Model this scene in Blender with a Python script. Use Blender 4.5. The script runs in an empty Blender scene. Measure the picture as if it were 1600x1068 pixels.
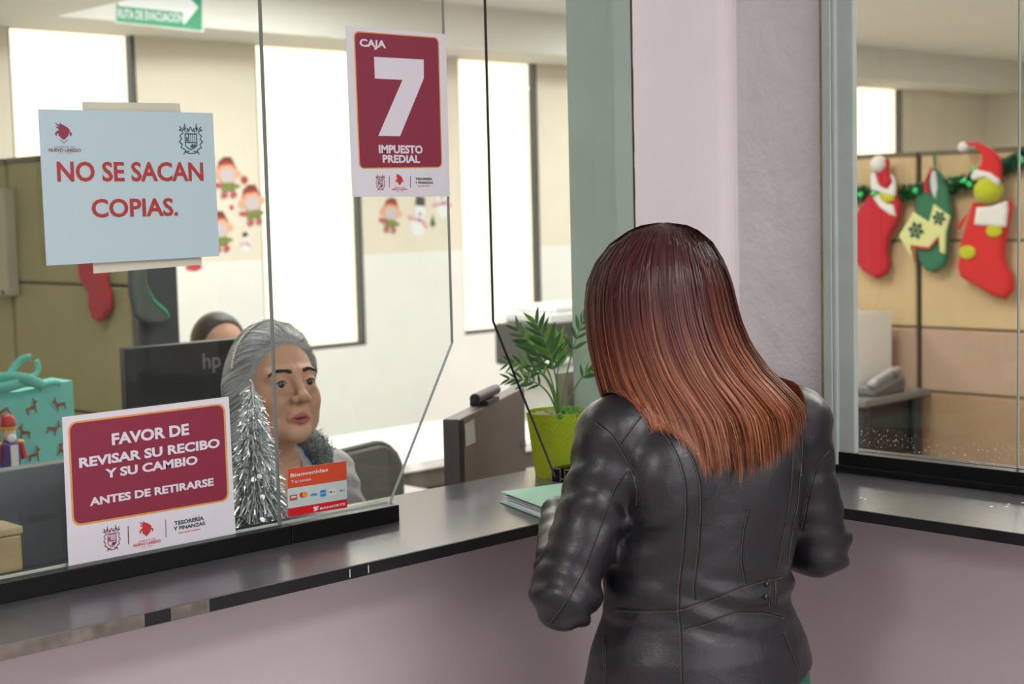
import bpy, bmesh, math, random
import numpy as np
from mathutils import Vector, Matrix
from mathutils.bvhtree import BVHTree
random.seed(7)
RNG = np.random.default_rng(11)
SC = bpy.context.scene
COL = SC.collection

# ------------------------------------------------------------------ camera
FPX = 2370.0
EYE = np.array([0.0, 0.0, 1.62])
YAW, PITCH, ROLL = [math.radians(v) for v in (46.01, -4.926, -1.410)]
_f = np.array([math.cos(YAW) * math.cos(PITCH), math.sin(YAW) * math.cos(PITCH), math.sin(PITCH)])
_r = np.cross(_f, [0, 0, 1]); _r /= np.linalg.norm(_r)
_u = np.cross(_r, _f)
CR = math.cos(ROLL) * _r + math.sin(ROLL) * _u
CU = -math.sin(ROLL) * _r + math.cos(ROLL) * _u
CF = _f
cam_data = bpy.data.cameras.new('camera')
cam = bpy.data.objects.new('camera', cam_data)
COL.objects.link(cam)
cam.matrix_world = Matrix(((CR[0], CU[0], -CF[0], EYE[0]), (CR[1], CU[1], -CF[1], EYE[1]),
                           (CR[2], CU[2], -CF[2], EYE[2]), (0, 0, 0, 1)))
cam_data.sensor_width = 36.0
cam_data.lens = 36.0 * FPX / 1600.0
cam_data.clip_start = 0.05
cam_data.dof.use_dof = True
cam_data.dof.focus_distance = 2.36
cam_data.dof.aperture_fstop = 5.2
SC.camera = cam

# ------------------------------------------------------------------ world, sun, large lights, exposure
SC.view_settings.view_transform = 'Standard'
SC.view_settings.look = 'None'
SC.view_settings.gamma = 1.0
SC.view_settings.use_curve_mapping = False
SC.view_settings.exposure = 0.0
try:
    SC.cycles.use_denoising = True
    SC.cycles.max_bounces = 10
    SC.cycles.transparent_max_bounces = 24
    SC.cycles.sample_clamp_indirect = 6.0
    SC.cycles.caustics_reflective = False
    SC.cycles.caustics_refractive = False
except Exception:
    pass
world = bpy.data.worlds.new('world'); SC.world = world
world.use_nodes = True
_bg = world.node_tree.nodes['Background']
_bg.inputs[0].default_value = (1.0, 0.98, 0.95, 1)
_bg.inputs[1].default_value = 1.3

def lamp(name, kind, loc, energy, color=(1, 1, 1), size=(1, 1), direction=None, angle=None):
    d = bpy.data.lights.new(name, kind)
    d.energy = energy; d.color = color
    if kind == 'AREA':
        d.shape = 'RECTANGLE'; d.size, d.size_y = size
    if kind == 'SUN' and angle: d.angle = angle
    o = bpy.data.objects.new(name, d); COL.objects.link(o); o.location = loc
    if direction is not None:
        o.rotation_euler = Vector(direction).to_track_quat('-Z', 'Y').to_euler()
    return o
lamp('sun', 'SUN', (0, -6, 12), 5.0, (1.0, 0.93, 0.82), direction=(0.25, 0.75, -0.62), angle=0.02)
# lobby: daylight through the entrance doors, an added fill, and its ceiling panel
lamp('entrance_daylight', 'AREA', (1.0, -2.9, 1.75), 56, (0.96, 0.97, 1.0), (4.4, 1.9), direction=(0, 1, 0.0))
lamp('lobby_panel_or_fill', 'AREA', (-0.75, 0.55, 2.70), 34, (1.0, 0.965, 0.96), (1.2, 0.6), direction=(0, 0, -1))  # fill light added to brighten the faces of counter wall B
lamp('lobby_panel_or_fill', 'AREA', (1.75, -0.35, 2.70), 34, (1.0, 0.965, 0.96), (1.2, 0.6), direction=(0, 0, -1))
# office: ceiling panels in the raised part of the ceiling, plus one added fill
for _x, _y in ((3.7, 3.2), (3.7, 4.8), (6.6, 3.2), (6.6, 4.8), (9.2, 3.4), (4.0, 1.2)):  # last position: fill added to brighten the tan partition behind window B
    lamp('office_panel_or_fill', 'AREA', (_x, _y, 2.61), 34, (1.0, 0.985, 0.95), (1.2, 0.6), direction=(0, 0, -1))
lamp('office_soffit_panel', 'AREA', (1.6, 3.2, 2.42), 15, (1.0, 0.985, 0.95), (1.2, 0.6), direction=(0, 0, -1))

# ------------------------------------------------------------------ pixel helpers (photo 1600 x 1068)
def ray(x, y): return CF + (x - 800) / FPX * CR - (y - 534) / FPX * CU
def onY(x, y, Y): d = ray(x, y); return EYE + d * ((Y - EYE[1]) / d[1])
def onX(x, y, X): d = ray(x, y); return EYE + d * ((X - EYE[0]) / d[0])
def onZ(x, y, Z): d = ray(x, y); return EYE + d * ((Z - EYE[2]) / d[2])
def dep(x, y, t): return EYE + ray(x, y) * t

# ------------------------------------------------------------------ materials
_M = {}
def mat(name, color=(.8, .8, .8), rough=.5, metal=0., spec=.5, bump=0., bscale=40., var=0., vscale=6., detail=4.,
        attr=None, sheen=0., coat=0., sss=0., emit=None):
    if name in _M: return _M[name]
    m = bpy.data.materials.new(name); m.use_nodes = True
    nt = m.node_tree; N = nt.nodes; Lk = nt.links
    b = N['Principled BSDF']
    b.inputs['Base Color'].default_value = (*color, 1)
    b.inputs['Roughness'].default_value = rough
    b.inputs['Metallic'].default_value = metal
    b.inputs['Specular IOR Level'].default_value = spec
    if sheen: b.inputs['Sheen Weight'].default_value = sheen
    if coat: b.inputs['Coat Weight'].default_value = coat; b.inputs['Coat Roughness'].default_value = .2
    if sss:
        b.inputs['Subsurface Weight'].default_value = sss
        b.inputs['Subsurface Radius'].default_value = (.012, .005, .003)
        b.inputs['Subsurface Scale'].default_value = 1.0
    if emit:
        b.inputs['Emission Color'].default_value = (*emit[0], 1); b.inputs['Emission Strength'].default_value = emit[1]
    tc = N.new('ShaderNodeTexCoord')
    src = None
    if attr:
        a = N.new('ShaderNodeAttribute'); a.attribute_name = attr; src = a.outputs['Color']
        Lk.new(src, b.inputs['Base Color'])
    if var:
        n = N.new('ShaderNodeTexNoise'); n.inputs['Scale'].default_value = vscale; n.inputs['Detail'].default_value = detail
        Lk.new(tc.outputs['Object'], n.inputs['Vector'])
        mr = N.new('ShaderNodeMapRange'); mr.inputs['From Min'].default_value = .3; mr.inputs['From Max'].default_value = .7
        mr.inputs['To Min'].default_value = 1 - var; mr.inputs['To Max'].default_value = 1 + var
        Lk.new(n.outputs['Fac'], mr.inputs['Value'])
        mx = N.new('ShaderNodeMix'); mx.data_type = 'RGBA'; mx.blend_type = 'MULTIPLY'; mx.inputs['Factor'].default_value = 1
        if src: Lk.new(src, mx.inputs['A'])
        else: mx.inputs['A'].default_value = (*color, 1)
        Lk.new(mr.outputs['Result'], mx.inputs['B'])
        Lk.new(mx.outputs['Result'], b.inputs['Base Color'])
    if bump:
        n2 = N.new('ShaderNodeTexNoise'); n2.inputs['Scale'].default_value = bscale; n2.inputs['Detail'].default_value = 5
        Lk.new(tc.outputs['Object'], n2.inputs['Vector'])
        bp = N.new('ShaderNodeBump'); bp.inputs['Strength'].default_value = bump; bp.inputs['Distance'].default_value = .01
        Lk.new(n2.outputs['Fac'], bp.inputs['Height']); Lk.new(bp.outputs['Normal'], b.inputs['Normal'])
    _M[name] = m
    return m

def glass_mat(name, tint, refl_rough=.0, dirt=0.0, dirt_low=None):
    """thin sheet: clear transmission plus a Fresnel reflection; dried splashes as a diffuse film"""
    m = bpy.data.materials.new(name); m.use_nodes = True
    nt = m.node_tree; N = nt.nodes; Lk = nt.links
    for n in list(N):
        if n.type != 'OUTPUT_MATERIAL': N.remove(n)
    out = [n for n in N if n.type == 'OUTPUT_MATERIAL'][0]
    tr = N.new('ShaderNodeBsdfTransparent'); tr.inputs[0].default_value = (*tint, 1)
    gl = N.new('ShaderNodeBsdfGlossy'); gl.inputs['Roughness'].default_value = refl_rough
    fr = N.new('ShaderNodeFresnel'); fr.inputs[0].default_value = 1.45
    ge = N.new('ShaderNodeNewGeometry'); iv = N.new('ShaderNodeMath'); iv.operation = 'SUBTRACT'; iv.inputs[0].default_value = 1; Lk.new(ge.outputs['Backfacing'], iv.inputs[1])
    fm = N.new('ShaderNodeMath'); fm.operation = 'MULTIPLY'; Lk.new(fr.outputs[0], fm.inputs[0]); Lk.new(iv.outputs[0], fm.inputs[1])
    mx = N.new('ShaderNodeMixShader'); Lk.new(fm.outputs[0], mx.inputs[0]); Lk.new(tr.outputs[0], mx.inputs[1]); Lk.new(gl.outputs[0], mx.inputs[2])
    last = mx.outputs[0]
    if dirt:
        df = N.new('ShaderNodeBsdfDiffuse'); df.inputs[0].default_value = (.8, .8, .8, 1)
        tc = N.new('ShaderNodeTexCoord')
        no = N.new('ShaderNodeTexNoise'); no.inputs['Scale'].default_value = 160; no.inputs['Detail'].default_value = 3
        Lk.new(tc.outputs['Object'], no.inputs['Vector'])
        mr = N.new('ShaderNodeMapRange'); mr.inputs['From Min'].default_value = .60; mr.inputs['From Max'].default_value = .72
        Lk.new(no.outputs['Fac'], mr.inputs['Value'])
        sx = N.new('ShaderNodeSeparateXYZ'); Lk.new(tc.outputs['Object'], sx.inputs[0])
        n3 = N.new('ShaderNodeTexNoise'); n3.inputs['Scale'].default_value = 9; Lk.new(tc.outputs['Object'], n3.inputs['Vector'])
        ad = N.new('ShaderNodeMath'); ad.operation = 'MULTIPLY_ADD'; ad.inputs[1].default_value = .05
        Lk.new(n3.outputs['Fac'], ad.inputs[0]); Lk.new(sx.outputs['Z'], ad.inputs[2])
        lo, hi = dirt_low
        r1 = N.new('ShaderNodeMapRange'); r1.interpolation_type = 'SMOOTHSTEP'
        r1.inputs['From Min'].default_value = lo; r1.inputs['From Max'].default_value = lo + .006
        Lk.new(ad.outputs[0], r1.inputs['Value'])
        r2 = N.new('ShaderNodeMapRange'); r2.interpolation_type = 'SMOOTHSTEP'
        r2.inputs['From Min'].default_value = hi; r2.inputs['From Max'].default_value = hi + .02
        r2.inputs['To Min'].default_value = 1; r2.inputs['To Max'].default_value = 0
        Lk.new(ad.outputs[0], r2.inputs['Value'])
        m1 = N.new('ShaderNodeMath'); m1.operation = 'MULTIPLY'; Lk.new(r1.outputs[0], m1.inputs[0]); Lk.new(r2.outputs[0], m1.inputs[1])
        m2 = N.new('ShaderNodeMath'); m2.operation = 'MULTIPLY'; Lk.new(m1.outputs[0], m2.inputs[0]); Lk.new(mr.outputs[0], m2.inputs[1])
        m3 = N.new('ShaderNodeMath'); m3.operation = 'MULTIPLY'; m3.inputs[1].default_value = dirt; Lk.new(m2.outputs[0], m3.inputs[0])
        mx2 = N.new('ShaderNodeMixShader'); Lk.new(m3.outputs[0], mx2.inputs[0]); Lk.new(last, mx2.inputs[1]); Lk.new(df.outputs[0], mx2.inputs[2])
        last = mx2.outputs[0]
    Lk.new(last, out.inputs['Surface'])
    return m

# ------------------------------------------------------------------ mesh helpers
class MB:
    def __init__(s): s.v = []; s.f = []
    def add(s, vs, fs):
        k = len(s.v); s.v += [tuple(map(float, p)) for p in vs]; s.f += [tuple(i + k for i in f) for f in fs]; return s
    def box(s, x0, x1, y0, y1, z0, z1):
        return s.add([(x0, y0, z0), (x1, y0, z0), (x1, y1, z0), (x0, y1, z0), (x0, y0, z1), (x1, y0, z1), (x1, y1, z1), (x0, y1, z1)],
                     [(0, 3, 2, 1), (4, 5, 6, 7), (0, 1, 5, 4), (1, 2, 6, 5), (2, 3, 7, 6), (3, 0, 4, 7)])
    def prism(s, pts, off):
        """closed polygon of 3-D points, extruded by the vector off"""
        n = len(pts); a = [np.array(p, float) for p in pts]; o = np.array(off, float)
        return s.add(a + [p + o for p in a], [tuple(range(n))[::-1], tuple(range(n, 2 * n))] + [(i, (i + 1) % n, n + (i + 1) % n, n + i) for i in range(n)])
    def tube(s, pts, r, n=8, cap=True):
        pts = [np.array(p, float) for p in pts]; m = len(pts)
        rs = r if hasattr(r, '__len__') else [r] * m
        up = np.array([0.02, 0.03, 1.0]); vs = []; prev = None
        for i, p in enumerate(pts):
            t = pts[min(i + 1, m - 1)] - pts[max(i - 1, 0)]; t = t / (np.linalg.norm(t) + 1e-12)
            if prev is None:
                a = np.cross(t, up)
                if np.linalg.norm(a) < .1: a = np.cross(t, [1, 0, 0])
            else: a = prev - t * (prev @ t)
            a = a / (np.linalg.norm(a) + 1e-12); prev = a; b = np.cross(t, a)
            for j in range(n):
                q = 2 * math.pi * j / n; vs.append(p + rs[i] * (math.cos(q) * a + math.sin(q) * b))
        fs = [(i * n + j, i * n + (j + 1) % n, (i + 1) * n + (j + 1) % n, (i + 1) * n + j) for i in range(m - 1) for j in range(n)]
        if cap: fs += [tuple(range(n))[::-1], tuple(range((m - 1) * n, m * n))]
        return s.add(vs, fs)
    def lathe(s, prof, c=(0, 0, 0), n=24):
        vs = []; m = len(prof)
        for r, z in prof:
            for j in range(n):
                q = 2 * math.pi * j / n; vs.append((c[0] + r * math.cos(q), c[1] + r * math.sin(q), c[2] + z))
        fs = [(i * n + j, i * n + (j + 1) % n, (i + 1) * n + (j + 1) % n, (i + 1) * n + j) for i in range(m - 1) for j in range(n)]
        fs += [tuple(range(n))[::-1], tuple(range((m - 1) * n, m * n))]
        return s.add(vs, fs)
    def ball(s, c, r, nu=12, nv=8):
        rr = r if hasattr(r, '__len__') else (r, r, r)
        vs = [(c[0], c[1], c[2] + rr[2])]
        for i in range(1, nv):
            a = math.pi * i / nv
            for j in range(nu):
                q = 2 * math.pi * j / nu
                vs.append((c[0] + rr[0] * math.sin(a) * math.cos(q), c[1] + rr[1] * math.sin(a) * math.sin(q), c[2] + rr[2] * math.cos(a)))
        vs.append((c[0], c[1], c[2] - rr[2])); L = len(vs) - 1
        fs = [(0, 1 + j, 1 + (j + 1) % nu) for j in range(nu)]
        for i in range(nv - 2):
            for j in range(nu):
                a = 1 + i * nu; fs.append((a + j, a + nu + j, a + nu + (j + 1) % nu, a + (j + 1) % nu))
        a = 1 + (nv - 2) * nu
        fs += [(L, a + (j + 1) % nu, a + j) for j in range(nu)]
        return s.add(vs, fs)
    def build(s, name, m, parent=None, smooth=False, bevel=0., local=False, seg=2):
        v = s.v
        if parent is not None and not local:
            o = parent.matrix_world.inverted() if parent.get('_rot') else None
            l = parent.get('_base', (0, 0, 0))
            v = [(p[0] - l[0], p[1] - l[1], p[2] - l[2]) for p in v]
        me = bpy.data.meshes.new(name); me.from_pydata(v, [], s.f); me.update()
        return obj(name, me, m, parent, smooth, bevel, seg)

def obj(name, me, m, parent=None, smooth=False, bevel=0., seg=2):
    o = bpy.data.objects.new(name, me); COL.objects.link(o)
    if m is not None: me.materials.append(m)
    if smooth: me.polygons.foreach_set('use_smooth', [True] * len(me.polygons))
    if bevel:
        b = o.modifiers.new('bevel', 'BEVEL'); b.width = bevel; b.segments = seg; b.limit_method = 'ANGLE'
    if parent is not None: o.parent = parent
    return o

def np_mesh(name, V, Q, m, parent=None, smooth=True, col=None):
    """mesh from numpy arrays (Q: n x 3 or n x 4), optional per-vertex colour attribute 'Col'"""
    me = bpy.data.meshes.new(name)
    V = np.asarray(V, np.float32); Q = np.asarray(Q, np.int32); k = Q.shape[1]
    me.vertices.add(len(V)); me.vertices.foreach_set('co', V.ravel())
    me.loops.add(Q.size); me.loops.foreach_set('vertex_index', Q.ravel())
    me.polygons.add(len(Q)); me.polygons.foreach_set('loop_start', np.arange(0, Q.size, k, dtype=np.int32))
    me.update(calc_edges=True)
    if col is not None:
        a = me.color_attributes.new('Col', 'FLOAT_COLOR', 'POINT')
        c = np.ones((len(V), 4), np.float32); c[:, :3] = col; a.data.foreach_set('color', c.ravel())
    return obj(name, me, m, parent, smooth)

def tag(o, label=None, cat=None, group=None, kind=None):
    if label: o['label'] = label
    if cat: o['category'] = cat
    if group: o['group'] = group
    if kind: o['kind'] = kind
    return o
def thing(name, base, label, cat, group=None, kind=None, rotz=0.):
    o = bpy.data.objects.new(name, None); COL.objects.link(o)
    o.empty_display_size = .05
    o.location = base; o.rotation_euler = (0, 0, rotz); o['_base'] = tuple(float(b) for b in base)
    return tag(o, label, cat, group, kind)
def rebase(o, base):
    """move a one-mesh thing's origin to its base, leaving the shape where it is"""
    o.data.transform(Matrix.Translation(-Vector(base))); o.location = base; o['_base'] = tuple(float(b) for b in base); return o

_TX = {}
def text_poly(s, bold):
    k = (s, bold)
    if k not in _TX:
        cu = bpy.data.curves.new('lettering', 'FONT'); cu.body = s; cu.size = 1.0; cu.offset = bold; cu.resolution_u = 3
        o = bpy.data.objects.new('lettering', cu); COL.objects.link(o)
        me = bpy.data.meshes.new_from_object(o.evaluated_get(bpy.context.evaluated_depsgraph_get()))
        v = np.zeros(len(me.vertices) * 3); me.vertices.foreach_get('co', v); v = v.reshape(-1, 3)
        f = [tuple(p.vertices) for p in me.polygons]
        bpy.data.objects.remove(o); bpy.data.curves.remove(cu); bpy.data.meshes.remove(me)
        _TX[k] = (v, f)
    return _TX[k]
def text_in(s, box, fn, m, parent, bold=.0, name='lettering', local=False):
    """lettering stretched to box (u0, v0, u1, v1), placed by fn(u, v)"""
    v, f = text_poly(s, bold)
    lo = v.min(0); hi = v.max(0)
    u = box[0] + (v[:, 0] - lo[0]) / (hi[0] - lo[0]) * (box[2] - box[0])
    w = box[1] + (v[:, 1] - lo[1]) / (hi[1] - lo[1]) * (box[3] - box[1])
    return MB().add([fn(a, b) for a, b in zip(u, w)], f).build(name, m, parent, local=local)

# ------------------------------------------------------------------ signed distance shapes and surface nets
def V3(*a): return np.array(a, np.float32)
def sd_ell(P, c, r):
    r = V3(*r); p = (P - V3(*c)) / r; k0 = np.sqrt((p * p).sum(-1)); q = p / r; k1 = np.sqrt((q * q).sum(-1)) + 1e-9
    return k0 * (k0 - 1) / k1
def sd_cap(P, a, b, ra, rb=None):
    rb = ra if rb is None else rb; a = V3(*a); b = V3(*b); ab = b - a
    h = np.clip(((P - a) @ ab) / (ab @ ab), 0, 1); d = P - a - h[..., None] * ab
    return np.sqrt((d * d).sum(-1)) - (ra + (rb - ra) * h)
def smin(a, b, k):
    h = np.clip(.5 + .5 * (b - a) / k, 0, 1); return b + (a - b) * h - k * h * (1 - h)
def smax(a, b, k): return -smin(-a, -b, k)
def loft(P, tab, n=2.0):
    """stacked ellipses: rows z, half width, half depth, centre x, centre y"""
    t = np.array(tab, np.float32); z = P[..., 2]; zc = np.clip(z, t[0, 0], t[-1, 0])
    I = lambda k: np.interp(zc, t[:, 0], t[:, k]).astype(np.float32)
    a, b = I(1), I(2)
    q = (np.abs((P[..., 0] - I(3)) / a) ** n + np.abs((P[..., 1] - I(4)) / b) ** n) ** (1 / n)
    d = (q - 1) * np.minimum(a, b)
    zo = np.abs(z - zc); return np.where(zo > 0, np.maximum(d, zo), d)
def axis_pts(*segs):
    """uneven grid lines: segs = (start, end, step) ..."""
    out = []
    for a, b, h in segs: out.append(np.arange(a, b, h))
    return np.concatenate(out).astype(np.float32)
def nets(sdf, xs, ys, zs, thr=.03, stride=4):
    nx, ny, nz = len(xs), len(ys), len(zs)
    ci = [np.arange(0, n, stride) for n in (nx, ny, nz)]
    G = np.stack(np.meshgrid(xs[ci[0]], ys[ci[1]], zs[ci[2]], indexing='ij'), -1)
    c = sdf(G.reshape(-1, 3)).reshape(G.shape[:3])
    F = np.repeat(np.repeat(np.repeat(c, stride, 0), stride, 1), stride, 2)[:nx, :ny, :nz].copy()
    I = np.argwhere(np.abs(F) < thr)
    vals = np.empty(len(I), np.float32)
    for k in range(0, len(I), 400000):
        J = I[k:k + 400000]
        vals[k:k + 400000] = sdf(np.stack([xs[J[:, 0]], ys[J[:, 1]], zs[J[:, 2]]], -1))
    F[I[:, 0], I[:, 1], I[:, 2]] = vals
    ins = F < 0
    cnt = np.zeros((nx - 1, ny - 1, nz - 1), np.uint8)
    for dx in (0, 1):
        for dy in (0, 1):
            for dz in (0, 1): cnt += ins[dx:nx - 1 + dx, dy:ny - 1 + dy, dz:nz - 1 + dz]
    act = np.argwhere((cnt > 0) & (cnt < 8))
    idx = -np.ones(cnt.shape, np.int64); idx[act[:, 0], act[:, 1], act[:, 2]] = np.arange(len(act))
    S = np.zeros((len(act), 3)); W = np.zeros(len(act))
    cs = [(0, 0, 0), (1, 0, 0), (0, 1, 0), (1, 1, 0), (0, 0, 1), (1, 0, 1), (0, 1, 1), (1, 1, 1)]
    val = [F[act[:, 0] + a, act[:, 1] + b, act[:, 2] + d] for a, b, d in cs]
    pos = [np.stack([xs[act[:, 0] + a], ys[act[:, 1] + b], zs[act[:, 2] + d]], -1) for a, b, d in cs]
    for i, j in ((0, 1), (2, 3), (4, 5), (6, 7), (0, 2), (1, 3), (4, 6), (5, 7), (0, 4), (1, 5), (2, 6), (3, 7)):
        m = (val[i] < 0) != (val[j] < 0)
        t = np.where(m, val[i] / np.where(m, val[i] - val[j], 1), 0)
        S += np.where(m[:, None], pos[i] + t[:, None] * (pos[j] - pos[i]), 0); W += m
    V = S / W[:, None]
    Q = []
    for ax in range(3):
        a = ins.take(range(0, ins.shape[ax] - 1), ax); b = ins.take(range(1, ins.shape[ax]), ax)
        E = np.argwhere(a != b)
        o1, o2 = [k for k in range(3) if k != ax]
        E = E[(E[:, o1] > 0) & (E[:, o2] > 0) & (E[:, o1] < F.shape[o1] - 1) & (E[:, o2] < F.shape[o2] - 1)]
        sg = a[E[:, 0], E[:, 1], E[:, 2]]
        def cell(d1, d2):
            q = E.copy(); q[:, o1] -= d1; q[:, o2] -= d2; return idx[q[:, 0], q[:, 1], q[:, 2]]
        q = np.stack([cell(1, 1), cell(0, 1), cell(0, 0), cell(1, 0)], 1)
        flip = sg if ax != 1 else ~sg
        q[~flip] = q[~flip][:, ::-1]
        Q.append(q)
    return V, np.concatenate(Q)

def poly_sdf(X, Y, poly):
    p = np.array(poly, np.float32); n = len(p); d = np.full(X.shape, 1e9, np.float32); s = np.zeros(X.shape, bool)
    for i in range(n):
        a, b = p[i], p[(i + 1) % n]; e = b - a; wx, wy = X - a[0], Y - a[1]
        t = np.clip((wx * e[0] + wy * e[1]) / (e @ e + 1e-12), 0, 1)
        d = np.minimum(d, (wx - e[0] * t) ** 2 + (wy - e[1] * t) ** 2)
        c = ((a[1] > Y) != (b[1] > Y)) & (X < (b[0] - a[0]) * (Y - a[1]) / (b[1] - a[1] + 1e-12) + a[0]); s ^= c
    d = np.sqrt(d); return np.where(s, -d, d)
def pillow(name, poly, e, res, fn, m, parent=None, soft=.0):
    """soft felt shape: a 2-D outline rounded over to the half thickness e; fn(u, v, w) places it"""
    p = np.array(poly); lo = p.min(0) - 3 * res - e; hi = p.max(0) + 3 * res + e
    xs = np.arange(lo[0], hi[0], res, dtype=np.float32); ys = np.arange(lo[1], hi[1], res, dtype=np.float32)
    X, Y = np.meshgrid(xs, ys, indexing='ij'); D = poly_sdf(X, Y, poly)
    zs = np.arange(-e - 2.5 * res, e + 3 * res, res, dtype=np.float32)
    def sdf(P):
        i = np.clip(np.rint((P[:, 0] - lo[0]) / res).astype(int), 0, len(xs) - 1); j = np.clip(np.rint((P[:, 1] - lo[1]) / res).astype(int), 0, len(ys) - 1)
        d = D[i, j]; q = np.maximum(d + e, 0); return np.sqrt(q * q + P[:, 2] ** 2) - e
    V, Q = nets(sdf, xs, ys, zs, thr=10, stride=1)
    W = np.array([fn(*v) for v in V])
    if parent is not None: W = W - np.array(parent.get('_base', (0, 0, 0)))
    return np_mesh(name, W, Q, m, parent)

def ribbons(P, W, width):
    """P: n x m x 3 centre lines, W: n x m x 3 side directions, width: n x m -> V, Q"""
    n, m, _ = P.shape; w = (np.broadcast_to(width, (n, m)) / 2)[..., None]
    V = np.stack([P - W * w, P + W * w], 2).reshape(-1, 3)
    base = (np.arange(n) * m * 2)[:, None] + (np.arange(m - 1) * 2)[None]
    Q = np.stack([base, base + 1, base + 3, base + 2], -1).reshape(-1, 4)
    return V, Q

# ================================================================== STRUCTURE
def struct(o, label=None): o['kind'] = 'structure'; return o if not label else tag(o, label)
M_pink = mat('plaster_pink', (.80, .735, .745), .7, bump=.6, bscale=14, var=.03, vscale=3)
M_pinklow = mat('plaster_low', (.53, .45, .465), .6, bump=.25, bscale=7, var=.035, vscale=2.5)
M_teal = mat('paint_teal', (.50, .62, .565), .5, bump=.08, bscale=14, var=.04)
M_cream = mat('paint_cream', (.80, .74, .62), .7, var=.02)
M_white = mat('paint_white', (.86, .855, .82), .7, var=.02)
M_ceil = mat('ceiling_white', (.84, .82, .78), .8, var=.02)
M_floor = mat('floor_tile', (.52, .49, .45), .35, var=.08, vscale=3)
M_black = mat('black_aluminium', (.007, .007, .008), .3, spec=.22)
M_dark = mat('dark_grey_metal', (.06, .062, .07), .45)
M_alu = mat('mill_aluminium', (.75, .75, .74), .25, metal=.9)
M_sage = mat('sage_aluminium', (.44, .50, .475), .42, var=.04, vscale=20)
M_edge = mat('glass_edge', (.02, .035, .03), .25)
M_edgepale = mat('glass_edge_pale', (.42, .47, .44), .3)
M_glass = glass_mat('clear_glass', (.955, .975, .962))
M_glassB = glass_mat('clear_glass_splashed', (.92, .93, .90), dirt=.75, dirt_low=(.066, .094))
M_glassW = glass_mat('outer_window_glass', (.97, .98, .98))

b = MB(); b.box(-2.1, 11.1, -3.3, 6.2, -.1, 0); struct(b.build('floor', M_floor))
# lobby side
b = MB(); b.box(-2.1, 2.3, -3.3, 2.1, 2.72, 2.9); struct(b.build('ceiling_lobby', M_ceil))
M_lob = mat('lobby_paint', (.62, .57, .60), .8)
b = MB(); b.box(-2.1, -2.0, -3.3, 2.1, 0, 2.9); struct(b.build('wall_left', M_lob))
b = MB(); b.box(-2.0, 2.62, -3.3, -3.2, 0, 2.72); struct(b.build('wall_lobby', M_lob))
# counter wall A (runs along x) : knee wall, column at the corner, lintel, far piece
b = MB(); b.box(2.199, 2.485, 1.93, 2.10, 1.104, 2.72)
b.box(-2.0, 2.199, 1.93, 2.10, 2.3, 2.72); b.box(-2.0, .2, 1.93, 2.10, 1.104, 2.3)
wa = struct(b.build('wall_front', M_pink))
b = MB(); b.box(2.1965, 2.1995, 1.9305, 2.0995, 1.104, 2.3); tr1 = struct(b.build('trim_1', M_teal))
m = MB(); zz = 1.104
while zz < 2.29:
    w_ = random.uniform(.0006, .0022); h_ = random.uniform(.02, .06); m.box(2.1962, 2.1985 + w_, 1.9292, 1.9312, zz, zz + h_); zz += h_
m.build('paint_crack', mat('crack_dark', (.05, .045, .04), .9), tr1)
# counter wall B (runs along y): knee wall, stub by the corner, lintel, near piece
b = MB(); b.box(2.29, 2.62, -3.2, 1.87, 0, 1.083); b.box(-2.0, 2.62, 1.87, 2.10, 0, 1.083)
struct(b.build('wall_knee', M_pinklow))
M_gray = mat('plaster_grey', (.66, .64, .65), .65, bump=1.0, bscale=20, var=.03, vscale=4)
b = MB(); b.box(2.485, 2.575, 1.697, 2.10, 1.104, 2.72); b.box(2.485, 2.575, -3.2, 1.697, 2.4, 2.72); b.box(2.485, 2.575, -3.2, -.3, 1.104, 2.4)
struct(b.build('wall_right', M_gray))
# rounded plaster in the inner corner
b = MB(); R_ = .03; pts = [(2.485, 1.93, 1.104)] + [(2.485 - R_ + R_ * math.cos(q), 1.93 - R_ + R_ * math.sin(q), 1.104) for q in np.linspace(math.pi / 2, 0, 7)][::1]
pts = [(2.4855, 1.9305, 1.104), (2.485 - R_, 1.9302, 1.104)] + [(2.485 - R_ + R_ * math.sin(q), 1.93 - R_ + R_ * math.cos(q), 1.104) for q in np.linspace(.15, math.pi / 2 - .15, 6)] + [(2.4853, 1.93 - R_, 1.104)]
b.prism(pts, (0, 0, 1.6)); struct(b.build('trim_2', M_pink, smooth=False))

# office side
b = MB(); b.box(-2.1, 11.1, 2.1, 6.2, 2.64, 2.8); b.box(2.62, 11.1, -3.3, 2.1, 2.64, 2.8); struct(b.build('ceiling_office', M_ceil))
b = MB(); b.box(-2.0, 2.95, 2.1, 6.0, 2.43, 2.64); b.box(2.95, 11.0, 5.6, 6.0, 2.43, 2.64); struct(b.build('ceiling_soffit', mat('soffit', (.80, .79, .75), .8)))
b = MB(); b.box(-2.1, -2.0, 2.1, 6.2, 0, 2.64); struct(b.build('wall_office', M_cream))
b = MB(); b.box(11.0, 11.1, -3.3, 6.2, 0, 2.64); struct(b.build('wall_far', M_cream))
b = MB(); b.box(2.62, 11.1, -3.3, -3.2, 0, 2.64); struct(b.build('wall_side', M_cream))
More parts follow.
